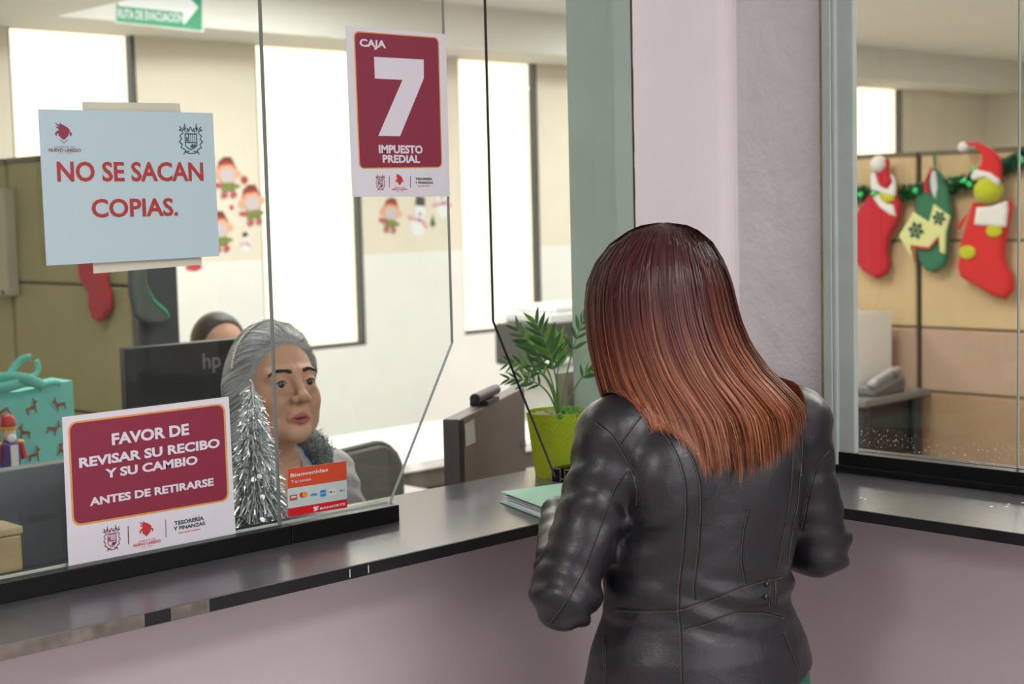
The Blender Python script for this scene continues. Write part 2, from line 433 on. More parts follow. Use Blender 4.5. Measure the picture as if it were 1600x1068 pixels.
# back wall with windows 1.25 m apart
WX = [(2.94 + 1.252 * k, 3.53 + 1.252 * k) for k in range(-3, 6)]
WX = [((a - .03, c - .01) if 4 < a < 4.4 else (a, c)) for a, c in WX]
WZ = (.965, 2.43)
bu, bl = MB(), MB()
edges = [-2.0] + [e for w in WX for e in w] + [11.0]
ZS = 1.42
for k in range(0, len(edges), 2):
    bu.box(edges[k], edges[k + 1], 6.0, 6.06, ZS, WZ[1]); bl.box(edges[k], edges[k + 1], 6.0, 6.06, WZ[0], ZS)
bu.box(-2, 11, 6.0, 6.06, WZ[1], 2.64); bl.box(-2, 11, 6.0, 6.06, 0, WZ[0])
wb = struct(bu.build('wall_back', M_cream)); lowp = bl.build('lower_wall', M_white, wb, local=True)
M_frame = mat('window_frame_charcoal', (.085, .09, .10), .45)
for k, (a, c) in enumerate(WX):
    w = thing('window_%d' % (k + 3), (a, 6.1, WZ[0]), 'tall narrow office window with charcoal frame in the back wall', None, kind='structure')
    m = MB(); y0, y1 = 6.006, 6.052
    m.box(c - .018, c, y0, y1, WZ[0], WZ[1]); m.box(a, a + .010, y0, y1, WZ[0], WZ[1]); m.box(a + .010, c - .018, y0, y1, WZ[0], WZ[0] + .02)
    m.build('window_frame', M_frame, w)
    m = MB(); m.box(a + .010, c - .018, 6.024, 6.030, WZ[0] + .02, WZ[1]); m.build('pane', M_glassW, w)
# outside
b = MB(); b.box(-8, 30, 9.2, 9.5, -1, 7); struct(b.build('wall_exterior', mat('sunlit_stucco', (.93, .86, .70), .9, var=.06, vscale=1.5)))
b = MB(); b.box(-8, 30, 6.2, 9.2, -.2, -.1); struct(b.build('ground_exterior', mat('patio_concrete', (.75, .70, .62), .9, var=.05)))

# ------------------------------------------------------------------ service window A
def pane(name, poly, y0, y1, parent, m=None, edge=None, axis='y'):
    P = [(x, y0, z) for x, z in poly] if axis == 'y' else [(y0, x, z) for x, z in poly]
    off = (0, y1 - y0, 0) if axis == 'y' else (y1 - y0, 0, 0)
    o = MB().prism(P, off).build(name, m or M_glass, parent)
    o.data.materials.append(edge or M_edge)
    for i, p in enumerate(o.data.polygons): p.material_index = 0 if i < 2 else 1
    return o
win1 = thing('window_1', (1.2, 1.975, 1.103), 'frameless glass service window over the dark counter', None, kind='structure')
G0, G1 = 1.975, 1.982
pane('glass_pane', [(.2, 1.120), (1.3840, 1.120), (1.3840, 2.3), (.2, 2.3)], G0, G1, win1, edge=M_edgepale)
pane('glass_pane', [(1.3862, 1.120), (1.61, 1.120), (1.617, 1.14), (1.7640, 1.393), (1.7640, 2.3), (1.3862, 2.3)], G0, G1, win1, edge=M_edgepale)
pane('glass_pane', [(2.014, 1.120), (2.1972, 1.120), (2.1972, 2.3), (1.864, 2.3), (1.864, 1.424)], G0, G1, win1)
def channel(x0, x1):
    m = MB(); m.box(x0, x1, 1.952, 1.9735, 1.1032, 1.1325); m.box(x0, x1, 1.9835, 2.008, 1.1032, 1.1325); m.box(x0, x1, 1.9735, 1.9835, 1.1032, 1.114)
    return m
channel(.2, 1.3885).build('track', M_black, win1, bevel=.0012)
channel(1.3897, 1.611).build('track', M_black, win1, bevel=.0012)
channel(2.036, 2.196).build('track', M_black, win1, bevel=.0008)
# bare sawn end of the third track: bright aluminium outline of the profile
m = MB(); xe = 2.0335
def bar(ya, yb, za, zb): m.box(xe, xe + .003, ya, yb, za, zb)
t_ = .0016
for ya, yb in ((1.952, 1.9735), (1.9835, 2.008)):
    bar(ya, yb, 1.1308, 1.1324); bar(ya, yb, 1.1034, 1.105); bar(ya, ya + t_, 1.1034, 1.1324); bar(yb - t_, yb, 1.1034, 1.1324)
bar(1.9735, 1.9835, 1.1124, 1.114)
m.build('track_end', M_alu, win1)
# pale gasket strip that catches the light along the foot of the glass
m = MB(); m.box(.2, 1.611, 1.9825, 1.9838, 1.128, 1.1345); m.build('gasket', mat('clear_gasket', (.62, .66, .64), .15), win1)

# ------------------------------------------------------------------ service window B
win2 = thing('window_2', (2.5, 1.3, 1.103), 'glass service window with sage aluminium jamb over the short counter arm', None, kind='structure')
YJ = 1.302
pane('glass_pane', [(YJ + .001, 1.125), (1.66, 1.125), (1.66, 2.4), (YJ + .001, 2.4)], 2.500, 2.507, win2, M_glassB, M_edgepale, 'x')
pane('glass_pane', [(-.3, 1.125), (YJ - .001, 1.125), (YJ - .001, 2.4), (-.3, 2.4)], 2.500, 2.507, win2, M_glassB, M_edgepale, 'x')
m = MB(); m.box(2.468, 2.499, -.3, 1.68, 1.1032, 1.141); m.box(2.508, 2.53, -.3, 1.68, 1.1032, 1.141); m.box(2.499, 2.508, -.3, 1.68, 1.1032, 1.12)
m.box(2.458, 2.468, -.3, 1.68, 1.1032, 1.117); m.build('track', M_black, win2, bevel=.0015)
m = MB(); m.box(2.4985, 2.4999, -.3, 1.63, 1.139, 1.1425); m.build('gasket', M_alu, win2)
m = MB(); m.box(2.462, 2.54, 1.664, 1.684, 1.104, 2.4); m.box(2.464, 2.48, 1.655, 1.664, 1.104, 2.4); m.box(2.472, 2.486, 1.6205, 1.664, 1.104, 2.4); m.build('jamb', M_sage, win2, bevel=.002)
m = MB(); m.box(2.474, 2.555, 1.684, 1.697, 1.104, 2.4); m.build('filler_strip', mat('olive_filler', (.30, .29, .17), .8, bump=.4, bscale=60, var=.2, vscale=25), win2)
m = MB(); m.box(2.478, 2.484, 1.695, 1.699, 1.104, 2.4); m.build('caulk_line', mat('peach_caulk', (.62, .38, .26), .8, var=.3, vscale=18), win2)

# ------------------------------------------------------------------ the L-shaped countertop
def counter_mat():
    m = mat('black_laminate', (.085, .080, .090), .22, spec=1.0, var=.12, vscale=5, bump=.03, bscale=120)
    return m
poly = [(-2.0, 1.76), (2.171, 1.76), (2.171, -3.1), (2.60, -3.1), (2.60, 2.145), (-2.0, 2.145)]
o = MB().prism([(x, y, 1.0835) for x, y in poly], (0, 0, .0195)).build('countertop', counter_mat(), bevel=.0015)
tag(rebase(o, (1.0, 1.95, 1.0835)), 'long dark laminate L-shaped countertop running under both service windows', 'countertop')
o.modifiers['bevel'].limit_method = 'ANGLE'
m = MB(); m.box(-2.0, 2.171, 1.7588, 1.7599, 1.084, 1.1022).build('edge_band', mat('edge_black', (.014, .0135, .015), .4, spec=.3, var=.3, vscale=12), o)
m = MB(); m.box(2.1698, 2.1709, -3.1, 1.76, 1.084, 1.1022).build('edge_band', mat('edge_black', (.014, .0135, .015)), o)
# worn, chipped stretches along the front edge
m = MB(); M_chip = mat('worn_edge', (.16, .135, .115), .7, var=.35, vscale=40)
for a, c in ((.55, 1.01), (1.05, 1.11)): m.box(a, c, 1.7581, 1.7587, 1.0845, 1.1022)
ed = m.build('worn_edge', M_chip, o)
for x in (1.387, 1.352): MB().box(x, x + .0016, 1.7580, 1.7587, 1.085 + .004 * random.random(), 1.099).build('scratch', mat('scratch_pale', (.6, .58, .56), .6), o)
for px_, py_ in ((1345, 777), (1352, 779), (1549, 791), (1573, 791), (1576, 787), (1598, 785)):
    q = onZ(px_, py_, 1.103); MB().ball((q[0], q[1], 1.1031), (.004, .0022, .0003), 8, 4).build('paint_speck', mat('paint_speck', (.75, .76, .78), .6), o)

# ================================================================== POSTERS ON THE GLASS
M_paper = mat('paper_white', (.70, .69, .75), .55)
M_maroon = mat('ink_maroon', (.235, .017, .048), .5)
M_orange = mat('ink_orange', (.72, .33, .075), .5)
M_inkdark = mat('ink_dark', (.045, .04, .05), .5)
M_inkred = mat('ink_red', (.55, .03, .035), .5)
M_letter = mat('ink_letter_white', (.70, .68, .75), .5)
M_bluepaper = mat('paper_blue', (.44, .58, .63), .5)
M_redword = mat('ink_red_word', (.38, .025, .022), .5)
M_inkteal = mat('ink_deep_teal', (.03, .10, .12), .5)
M_inkgrey = mat('ink_grey', (.35, .35, .36), .5)

HEADPOLY = [(.30, 1.0), (.36, .88), (.56, .80), (.76, .68), (.90, .53), (.84, .47), (.97, .40), (1.0, .30), (.94, .20), (.87, .24), (.90, .33), (.82, .36), (.78, .22), (.55, .0),
            (.45, .0), (.22, .22), (.19, .36), (.10, .33), (.13, .24), (.06, .20), (.0, .30), (.04, .41), (.18, .50), (.26, .55), (.03, .74), (.10, .73), (.28, .68), (.01, .94), (.30, .82)]
def fan_polygon(pts):
    """triangulate a simple polygon through bmesh so concave outlines fill properly"""
    from mathutils.geometry import tessellate_polygon
    return [tuple(t) for t in tessellate_polygon([[Vector((float(p[0]), float(p[1]), 0)) for p in pts]])]
class Poster:
    def __init__(s, name, y, paper, corners, label, cat='poster', m=None, side=-1, cols=4):
        """corners: TL TR BR BL pixels on the glass plane y"""
        s.y = y; s.side = side
        q = [onY(px_, py_, y) for px_, py_ in corners]
        base = (float((q[2][0] + q[3][0]) / 2), y, float(min(q[2][2], q[3][2])))
        s.o = MB().prism([(p[0], y, p[2]) for p in q], (0, side * .0005, 0)).build(name, paper)
        rebase(s.o, base); tag(s.o, label, cat); s.k = 0
    def P(s, u, v, lift): return (u, s.y + s.side * (.0005 + lift), v)
    def uv(s, zx, zy): p = onY(zx, zy, s.y); return p[0], p[2]
    def poly(s, pts, m, lift=.0003, name='printed_panel', raw=False):
        q = pts if raw else [s.uv(*p) for p in pts]
        return MB().add([s.P(a, c, lift) for a, c in q], fan_polygon(q)).build(name, m, s.o)
    def rrect(s, quad, rad, m, lift, name='printed_panel'):
        """rounded panel between four pixel corners TL TR BR BL"""
        q = [np.array(s.uv(*p)) for p in quad]; out = []
        for i in range(4):
            p = q[i]; a = q[i - 1] - p; c = q[(i + 1) % 4] - p; a /= np.linalg.norm(a); c /= np.linalg.norm(c)
            for t in np.linspace(0, math.pi / 2, 6): out.append(p + rad * (a * (1 - math.sin(t)) + c * (1 - math.cos(t))))
        return s.poly(out, m, lift, name, raw=True)
    def text(s, t, bl, tr, m, bold=.0, lift=.0006, name='lettering'):
        a = s.uv(*bl); c = s.uv(*tr)
        return text_in(t, (a[0], a[1], c[0], c[1]), lambda u, v: s.P(u, v, lift), m, s.o, bold, name)
    def emblem_head(s, bl, tr, m, lift=.0005):
        a = s.uv(*bl); c = s.uv(*tr)
        return s.poly([(a[0] + u * (c[0] - a[0]), a[1] + v * (c[1] - a[1])) for u, v in HEADPOLY], m, lift, 'emblem', raw=True)
    def emblem_arms(s, bl, tr, m, lift=.0005):
        """town crest: crowned shield outline with scrolls, a quartered field, a ship-like charge and a ribbon"""
        a = s.uv(*bl); c = s.uv(*tr); w = .035
        F = lambda u, v: s.P(a[0] + u * (c[0] - a[0]), a[1] + v * (c[1] - a[1]), lift)
        b = MB()
        def line(pts, w=w):
            for (x0, y0), (x1, y1) in zip(pts[:-1], pts[1:]):
                d = np.array([x1 - x0, y1 - y0]); L = np.hypot(*d) + 1e-9; n = np.array([-d[1], d[0]]) / L * w / 2; e = d / L * w * .3
                b.add([F(x0 - e[0] + n[0], y0 - e[1] + n[1]), F(x0 - e[0] - n[0], y0 - e[1] - n[1]), F(x1 + e[0] - n[0], y1 + e[1] - n[1]), F(x1 + e[0] + n[0], y1 + e[1] + n[1])], [(0, 1, 2, 3)])
        line([(.28, .68), (.28, .30), (.38, .22), (.5, .17), (.62, .22), (.74, .30), (.74, .68), (.28, .68)])
        line([(.42, .68), (.42, .40)]); line([(.28, .40), (.74, .40)]); line([(.5, .68), (.5, .42)], .02); line([(.58, .68), (.58, .42)], .02); line([(.66, .68), (.66, .42)], .02)
        for sg in (0, 1):
            X = (lambda x: x) if sg == 0 else (lambda x: 1.02 - x)
            line([(X(.22), .72), (X(.08), .62), (X(.14), .52), (X(.05), .42), (X(.16), .34), (X(.10), .24), (X(.24), .18), (X(.3), .10), (X(.42), .12)])
            line([(X(.08), .92), (X(.16), .84), (X(.06), .80), (X(.18), .76), (X(.24), .86), (X(.30), .76)]); line([(X(.28), 1.0), (X(.30), .84), (X(.24), .90)])
            line([(X(.36), .72), (X(.38), .86), (X(.44), .76), (X(.5), .90)]); line([(X(.2), .02), (X(.26), .10), (X(.40), .05), (X(.5), .05)])
        b.add([F(.45, .24), F(.58, .22), (F(.72, .3)), F(.66, .36), F(.6, .32), F(.55, .37), F(.5, .30)], [(0, 1, 2, 3, 4, 5, 6)])
        b.add([F(.31, .44), F(.39, .44), F(.38, .56), F(.33, .60)], [(0, 1, 2, 3)])
        return b.build('emblem', m, s.o)

# --- "CAJA 7"
Z = lambda x, y: (520 + x / 3.446, 20 + y / 3.446)
ps = Poster('window_sign', 1.975, M_paper, [Z(67, 68), Z(607, 115), Z(630, 988), Z(105, 990)], 'white and maroon sign with a large number 7 stuck on the service glass')
ps.rrect([Z(110, 97), Z(570, 132), Z(589, 834), Z(140, 841)], .010, M_orange, .0001, 'orange_border')
ps.rrect([Z(117, 104), Z(564, 138), Z(583, 828), Z(146, 834)], .0085, M_maroon, .0003)
ps.text('CAJA', Z(143, 193), Z(283, 150), M_letter, .035)
ps.poly([Z(*p) for p in ((220, 237), (487, 252), (488, 352), (360, 664), (243, 662), (373, 361), (224, 354))], M_letter, .0006, 'lettering')
ps.text('IMPUESTO', Z(246, 756), Z(481, 714), M_letter, .038); ps.text('PREDIAL', Z(267, 807), Z(466, 766), M_letter, .038)
ps.emblem_arms(Z(229, 957), Z(279, 870), M_maroon); ps.emblem_head(Z(337, 926), Z(378, 862), M_inkred)
ps.poly([Z(301, 878), Z(304, 878), Z(304, 940), Z(301, 940)], M_maroon, name='divider'); ps.poly([Z(416, 878), Z(419, 878), Z(419, 940), Z(416, 940)], M_maroon, name='divider')
ps.text('GOBIERNO DE', Z(329, 943), Z(385, 937), M_inkred); ps.text('NUEVO LAREDO', Z(317, 954), Z(399, 945), M_inkred, .02); ps.text('2021 - 2024', Z(342, 962), Z(377, 957), M_inkred)
ps.text('TESORERÍA', Z(443, 901), Z(534, 884), M_inkdark, .03); ps.text('Y FINANZAS', Z(441, 921), Z(538, 907), M_inkdark, .03); ps.text('SECRETARÍA', Z(455, 936), Z(524, 927), M_inkred)

# --- "FAVOR DE REVISAR ..."
Z = lambda x, y: (x / 2.739, 540 + y / 2.739)
ps = Poster('window_sign', 1.975, M_paper, [Z(265, 305), Z(978, 217), Z(1008, 805), Z(293, 942)], 'maroon and white receipt reminder sign low on the glass beside the tinsel tree')
ps.rrect([Z(288, 327), Z(962, 244), Z(981, 662), Z(309, 775)], .013, M_orange, .0001, 'orange_border')
ps.rrect([Z(297, 334), Z(954, 252), Z(972, 656), Z(317, 764)], .011, M_maroon, .0003)
ps.text('FAVOR DE', Z(478, 426), Z(806, 331), M_letter, .038); ps.text('REVISAR SU RECIBO', Z(338, 523), Z(938, 394), M_letter, .038)
ps.text('Y SU CAMBIO', Z(450, 567), Z(843, 468), M_letter, .038); ps.text('ANTES DE RETIRARSE', Z(383, 686), Z(912, 564), M_letter, .038)
ps.emblem_arms(Z(441, 884), Z(513, 762), M_maroon); ps.emblem_head(Z(596, 818), Z(653, 738), M_inkred)
ps.poly([Z(545, 771), Z(549, 770), Z(551, 848), Z(547, 849)], M_maroon, name='divider'); ps.poly([Z(706, 742), Z(709, 742), Z(711, 818), Z(708, 819)], M_maroon, name='divider')
ps.text('GOBIERNO DE', Z(591, 840), Z(664, 821), M_inkred); ps.text('NUEVO LAREDO', Z(570, 861), Z(685, 826), M_inkred, .02); ps.text('2021 - 2024', Z(603, 864), Z(653, 850), M_inkred)
ps.text('TESORERÍA', Z(745, 768), Z(870, 723), M_inkdark, .03); ps.text('Y FINANZAS', Z(742, 791), Z(876, 750), M_inkdark, .03); ps.text('SECRETARÍA', Z(763, 804), Z(858, 777), M_inkred)

# --- "NO SE SACAN COPIAS."
Z = lambda x, y: (40 + x / 3.559, 140 + y / 3.559)
ps = Poster('window_sign', 1.975, M_bluepaper, [Z(68, 108), Z(1040, 130), Z(1077, 925), Z(115, 978)], 'pale blue paper sign with red words about no photocopies, taped high on the glass')
ps.text('NO SE SACAN', Z(176, 513), Z(984, 403), M_redword, .025); ps.text('COPIAS.', Z(368, 713), Z(843, 601), M_redword, .025)
ps.emblem_head(Z(163, 277), Z(253, 180), M_maroon)
ps.poly([Z(*p) for p in ((188, 273), (211, 290), (235, 274), (232, 286), (211, 302), (191, 285))], mat('ink_olive', (.35, .36, .27), .6), name='emblem')
ps.text('GOBIERNO DE', Z(158, 322), Z(273, 314), M_inkgrey); ps.text('NUEVO LAREDO', Z(127, 345), Z(305, 328), M_maroon, .015); ps.text('2021 - 2024', Z(180, 357), Z(258, 349), M_inkgrey)
ps.emblem_arms(Z(850, 362), Z(982, 193), M_inkteal)
M_card = mat('cream_card', (.78, .70, .60), .8)
cq = [Z(315, 67), Z(856, 76), Z(983, 972), Z(378, 1022)]
cb = Poster('backing_card', 1.9822, M_card, cq, 'cream card taped inside the glass behind the blue sign', 'card', side=1)

# --- card acceptance sign
Z = lambda x, y: (420 + x / 7.118, 690 + y / 7.118)
M_tom = mat('print_tomato', (.62, .075, .03), .35); M_bred = mat('print_red', (.60, .012, .02), .35); M_pale = mat('print_pale', (.52, .62, .60), .35)
ps = Poster('card_sign', 1.975, M_pale, [Z(205, 300), Z(860, 212), Z(870, 728), Z(212, 830)], 'small red and white card payment sign at the foot of the glass')
ps.poly([Z(205, 300), Z(860, 212), Z(865, 420), Z(208, 520)], M_tom, .0002); ps.poly([Z(210, 742), Z(868, 632), Z(870, 728), Z(212, 830)], M_bred, .0002)
ps.text('Bienvenidas', Z(238, 396), Z(653, 284), M_letter, .018); ps.text('Tarjetas', Z(241, 474), Z(464, 392), M_letter, .0)
ps.text('BANORTE', Z(566, 754), Z(846, 674), M_letter, .03)
ps.poly([Z(*p) for p in ((486, 738), (505, 715), (520, 716), (522, 728), (538, 710), (552, 712), (548, 726), (520, 738), (552, 742), (520, 768), (490, 768), (508, 750))], M_letter, .0005, 'emblem')
ps.poly([Z(*p) for p in ((228, 594), (312, 580), (314, 643), (230, 657))], mat('print_brick', (.42, .10, .08), .4), .0004, 'payment_logo')
ps.poly([Z(*p) for p in ((242, 615), (255, 603), (300, 598), (302, 612), (285, 618), (246, 624))], M_letter, .0006, 'payment_logo')
circ = lambda cx, cy, r: [(cx + r * math.cos(t), cy + r * math.sin(t)) for t in np.linspace(0, 2 * math.pi, 18, endpoint=False)]
ps.poly([Z(*p) for p in circ(370, 589, 31)], mat('print_crimson', (.60, .02, .02), .4), .0004, 'payment_logo'); ps.poly([Z(*p) for p in circ(397, 585, 31)], mat('print_amber', (.80, .28, .01), .4), .0006, 'payment_logo')
ps.text('VISA', Z(458, 608), Z(539, 560), mat('print_visa', (.05, .22, .55), .4), .03)
ps.poly([Z(*p) for p in ((569, 538), (631, 528), (633, 600), (571, 610))], mat('print_blue', (.02, .23, .60), .4), .0004, 'payment_logo')
ps.text('AMEX', Z(577, 580), Z(627, 558), M_letter, .02)
ps.poly([Z(*p) for p in ((672, 524), (740, 514), (748, 530), (748, 575), (740, 588), (672, 598), (665, 585), (665, 540))], mat('print_pill', (.62, .70, .68), .4), .0003, 'payment_logo')
ps.poly([Z(*p) for p in circ(684, 556, 10)], M_inkdark, .0005, 'payment_logo'); ps.text('Pay', Z(697, 568), Z(732, 545), M_inkdark, .0)
ps.poly([Z(*p) for p in circ(797, 542, 9)], M_inkteal, .0005, 'payment_logo'); ps.text('((', Z(812, 555), Z(838, 525), M_inkteal, .0)

# ================================================================== ON THE COUNTER
ZC = 1.103
M_plblack = mat('black_plastic', (.016, .016, .018), .42)
M_plgrey = mat('grey_plastic', (.10, .105, .115), .5, bump=.03, bscale=300)
M_silver = mat('silver_plastic', (.45, .45, .47), .35, metal=.3)
M_logo = mat('logo_grey', (.22, .22, .24), .3, metal=.5)
# --- palm in a lime pot
pc = (2.107, 2.057)
pt = thing('potted_palm', (pc[0], pc[1], ZC), 'small parlour palm in a lime green chevron pot on the counter behind the glass', 'potted plant')
n, mz = 120, 44; vs = []; HP = .127
for i in range(mz + 1):
    t = i / mz; z = HP * t; r = .0465 + (.0625 - .0465) * t
    for j in range(n):
        q = 2 * math.pi * j / n
        s = (j * 20 / n) % 1.0; zig = abs(s - .5) * 2
        ph = ((t * 11 + zig * 1.1) % 1.0); rel = .0011 * (1 - abs(ph - .5) * 2) if .04 < t < .955 else .0008
        rr = r + rel; vs.append((rr * math.cos(q), rr * math.sin(q), z))
fs = [(i * n + j, i * n + (j + 1) % n, (i + 1) * n + (j + 1) % n, (i + 1) * n + j) for i in range(mz) for j in range(n)] + [tuple(range(n))[::-1]]
k = len(vs)
for r, z in ((.0595, HP), (.058, HP - .02)):
    for j in range(n): q = 2 * math.pi * j / n; vs.append((r * math.cos(q), r * math.sin(q), z))
fs += [(mz * n + j, mz * n + (j + 1) % n, k + (j + 1) % n, k + j) for j in range(n)] + [(k + j, k + (j + 1) % n, k + n + (j + 1) % n, k + n + j) for j in range(n)]
MB().add(vs, fs).build('pot', mat('lime_glaze', (.42, .50, .012), .35), pt, smooth=False, local=True)
MB().lathe([(.0, HP - .022), (.03, HP - .016), (.058, HP - .02)], n=24).build('soil', mat('gravel', (.33, .30, .24), .9, bump=1., bscale=120, var=.4, vscale=120), pt, local=True)
m = MB()
for _ in range(110):
    q = random.random() * 6.283; r = .055 * math.sqrt(random.random()); s = .0028 + random.random() * .0035
    m.ball((r * math.cos(q), r * math.sin(q), HP - .013 + random.random() * .006), (s * 1.3, s, s * .8), 6, 4)
tag(m.build('pebbles', mat('pebble', (.46, .42, .33), .8, var=.4, vscale=60), pt, local=True), kind='stuff')
m = MB(); mc = dep(893, 636, 2.93) - np.array([pc[0], pc[1], ZC])
for _ in range(60): m.ball((mc[0] + random.gauss(0, .010), mc[1] + random.gauss(0, .008), HP - .006 + abs(random.gauss(0, .006))), .004 + .003 * random.random(), 6, 4)
tag(m.build('moss', mat('moss', (.13, .32, .06), .9), pt, local=True), kind='stuff')
leaf = bpy.data.meshes.new('leaf')
lv, lf = [], []
for i in range(9):
    t = i / 8; w = .115 * math.sin(math.pi * min(1, t ** .75 * .97 + .015)) ; dz = -.10 * t * t
    lv += [(t, -w, dz + .035 * w / .115), (t, 0, dz), (t, w, dz + .035 * w / .115)]
for i in range(8): lf += [(3 * i, 3 * i + 1, 3 * i + 4, 3 * i + 3), (3 * i + 1, 3 * i + 2, 3 * i + 5, 3 * i + 4)]
leaf.from_pydata(lv, [], lf); leaf.polygons.foreach_set('use_smooth', [True] * len(leaf.polygons)); leaf2 = leaf.copy()
def leaf_mat(name, c):
    m_ = mat(name, c, .42, var=.2, vscale=60); b_ = m_.node_tree.nodes['Principled BSDF']
    b_.inputs['Transmission Weight'].default_value = 0; b_.inputs['Subsurface Weight'].default_value = .0; return m_
leaf.materials.append(leaf_mat('palm_leaf', (.055, .17, .035))); leaf2.materials.append(leaf_mat('palm_leaf_young', (.16, .34, .05)))
M_stem = mat('palm_stem', (.13, .26, .05), .5)
def curve_pts(pts, n):
    pts = np.array(pts, float); t = np.linspace(0, 1, len(pts)); tt = np.linspace(0, 1, n)
    d = 4
    out = np.stack([np.polyval(np.polyfit(t, pts[:, k], min(3, len(pts) - 1)), tt) for k in range(3)], 1); return out
def frond(zpts, t0, t1, nl, ll, young=0, start=.35, spread=1.0):
    base = np.array([pc[0], pc[1], ZC])
    P = [dep(680 + x / 3.143, 460 + y / 3.143, t0 + (t1 - t0) * i / (len(zpts) - 1)) - base for i, (x, y) in enumerate(zpts)]
    P[0] = np.array([P[0][0] * .35, P[0][1] * .35, HP - .018])
    C_ = curve_pts(P, 24)
    fr = MB().tube(C_, list(np.linspace(.0022, .0007, 24)), 6).build('frond', M_stem, pt, smooth=True, local=True)
    n_ = 0
    for i in range(nl):
        s = start + (1 - start) * (i + .5) / nl; k_ = min(int(s * 23), 22); p = C_[k_] + (C_[k_ + 1] - C_[k_]) * (s * 23 - k_)
        tg = C_[k_ + 1] - C_[max(k_ - 1, 0)]; tg /= np.linalg.norm(tg)
        vd = CF; sd = np.cross(tg, vd); sd /= np.linalg.norm(sd)
        nrm = np.cross(sd, tg)
        for sg in (-1, 1):
            a = math.radians(48 - 22 * (i / nl) + random.uniform(-8, 8)) * spread
            d = tg * math.cos(a) + sg * sd * math.sin(a) + nrm * random.uniform(-.25, .25); d /= np.linalg.norm(d)
            L = ll * (1 - .45 * abs(2 * s - 1.25)) * random.uniform(.85, 1.1)
            up = np.cross(d, np.cross(nrm + .5 * np.array([0, 0, 1.]) + np.array([random.uniform(-.4, .4) for _ in range(3)]), d)); up /= np.linalg.norm(up); sy = np.cross(up, d)
            o = bpy.data.objects.new('leaf', leaf2 if random.random() < young else leaf); COL.objects.link(o); o.parent = fr
            M_ = Matrix(((d[0] * L, sy[0] * L, up[0] * L, p[0]), (d[1] * L, sy[1] * L, up[1] * L, p[1]), (d[2] * L, sy[2] * L, up[2] * L, p[2]), (0, 0, 0, 1)))
            o.matrix_local = M_
    return fr
frond([(618, 570), (598, 440), (570, 320), (535, 220), (492, 130)], 2.95, 2.90, 8, .052, .3)
frond([(622, 570), (642, 420), (672, 280), (712, 165), (735, 125)], 2.97, 3.00, 5, .036, .1, .45)
frond([(610, 570), (570, 450), (510, 370), (425, 335), (345, 345)], 2.95, 2.90, 7, .036, .2)
frond([(608, 565), (560, 490), (500, 440), (430, 415), (352, 412)], 2.95, 2.97, 6, .034, .1, .4)
frond([(630, 565), (680, 470), (712, 420), (745, 390), (775, 370)], 2.96, 2.94, 4, .030, .1, .5)
frond([(616, 565), (600, 450), (604, 360), (612, 290), (610, 215)], 2.96, 2.99, 5, .046, .9, .45, .55)
frond([(612, 565), (575, 430), (530, 330), (470, 240), (400, 165)], 2.96, 2.99, 8, .044, .25)
frond([(612, 565), (565, 455), (525, 395), (480, 380), (445, 400)], 2.95, 2.88, 5, .030, .4, .5)

# --- silver tinsel tree
tc = (1.404, 2.068); HT = .252
tr = thing('tinsel_tree', (tc[0], tc[1], ZC), 'small silver tinsel christmas tree on the counter behind the glass', 'christmas tree')
MB().lathe([(.0, 0), (.028, 0), (.028, .008), (.006, .014), (.004, HT - .01), (.0005, HT)], n=16).build('trunk', M_silver, tr, smooth=True, local=True)
def foil(n, hmin, hmax, r0, r1, L0, L1, name, m, parent, w=(.0014, .0028), droop=.55):
    z = hmin + (hmax - hmin) * (1 - np.sqrt(RNG.random(n))); f = (z - hmin) / (hmax - hmin)
    a = RNG.random(n) * 2 * np.pi; dr = np.stack([np.cos(a), np.sin(a), np.zeros(n)], 1)
    R0 = (r0 + (r1 - r0) * f) * RNG.uniform(.15, .75, n); L = RNG.uniform(L0, L1, n) * (1 - .5 * f)
    P0 = dr * R0[:, None] + np.stack([np.zeros(n), np.zeros(n), z], 1)
    d1 = dr * RNG.uniform(.4, 1.1, n)[:, None] + RNG.normal(0, .35, (n, 3)); d1[:, 2] -= droop * RNG.uniform(.2, 1.8, n)
    d1 /= np.linalg.norm(d1, axis=1)[:, None]
    P = np.stack([P0, P0 + d1 * (L * .5)[:, None], P0 + d1 * L[:, None] + np.stack([np.zeros(n), np.zeros(n), -L * .25], 1)], 1)
    W = np.cross(d1, RNG.normal(0, 1, (n, 3))); W /= np.linalg.norm(W, axis=1)[:, None] + 1e-9
    P[..., 2] = np.maximum(P[..., 2], .002)
    V, Q = ribbons(P, np.repeat(W[:, None], 3, 1), RNG.uniform(*w, n)[:, None])
    o = np_mesh(name, V, Q, m, parent, smooth=False); o['kind'] = 'stuff'; return o
M_foil = mat('silver_foil', (.92, .96, .97), .2, metal=.6)
foil(5200, .012, HT, .054, .003, .018, .036, 'tinsel', M_foil, tr)
m = MB()
for _ in range(70):
    z = random.uniform(.03, HT * .85); r = .050 * (1 - z / HT) + .004; a = random.random() * 6.283; s = .0042
    c_ = np.array([r * math.cos(a), r * math.sin(a), z]); n1 = np.array([-math.sin(a), math.cos(a), 0]); n2 = np.array([random.uniform(-.4, .4), random.uniform(-.4, .4), 1.])
    m.add([c_ + s * (math.cos(t) * n1 + math.sin(t) * n2) for t in np.linspace(0, 6.283, 10, endpoint=False)], [tuple(range(10))])
tag(m.build('sequins', mat('sequin', (.62, .68, .70), .3, metal=.8), tr, local=True), kind='stuff')

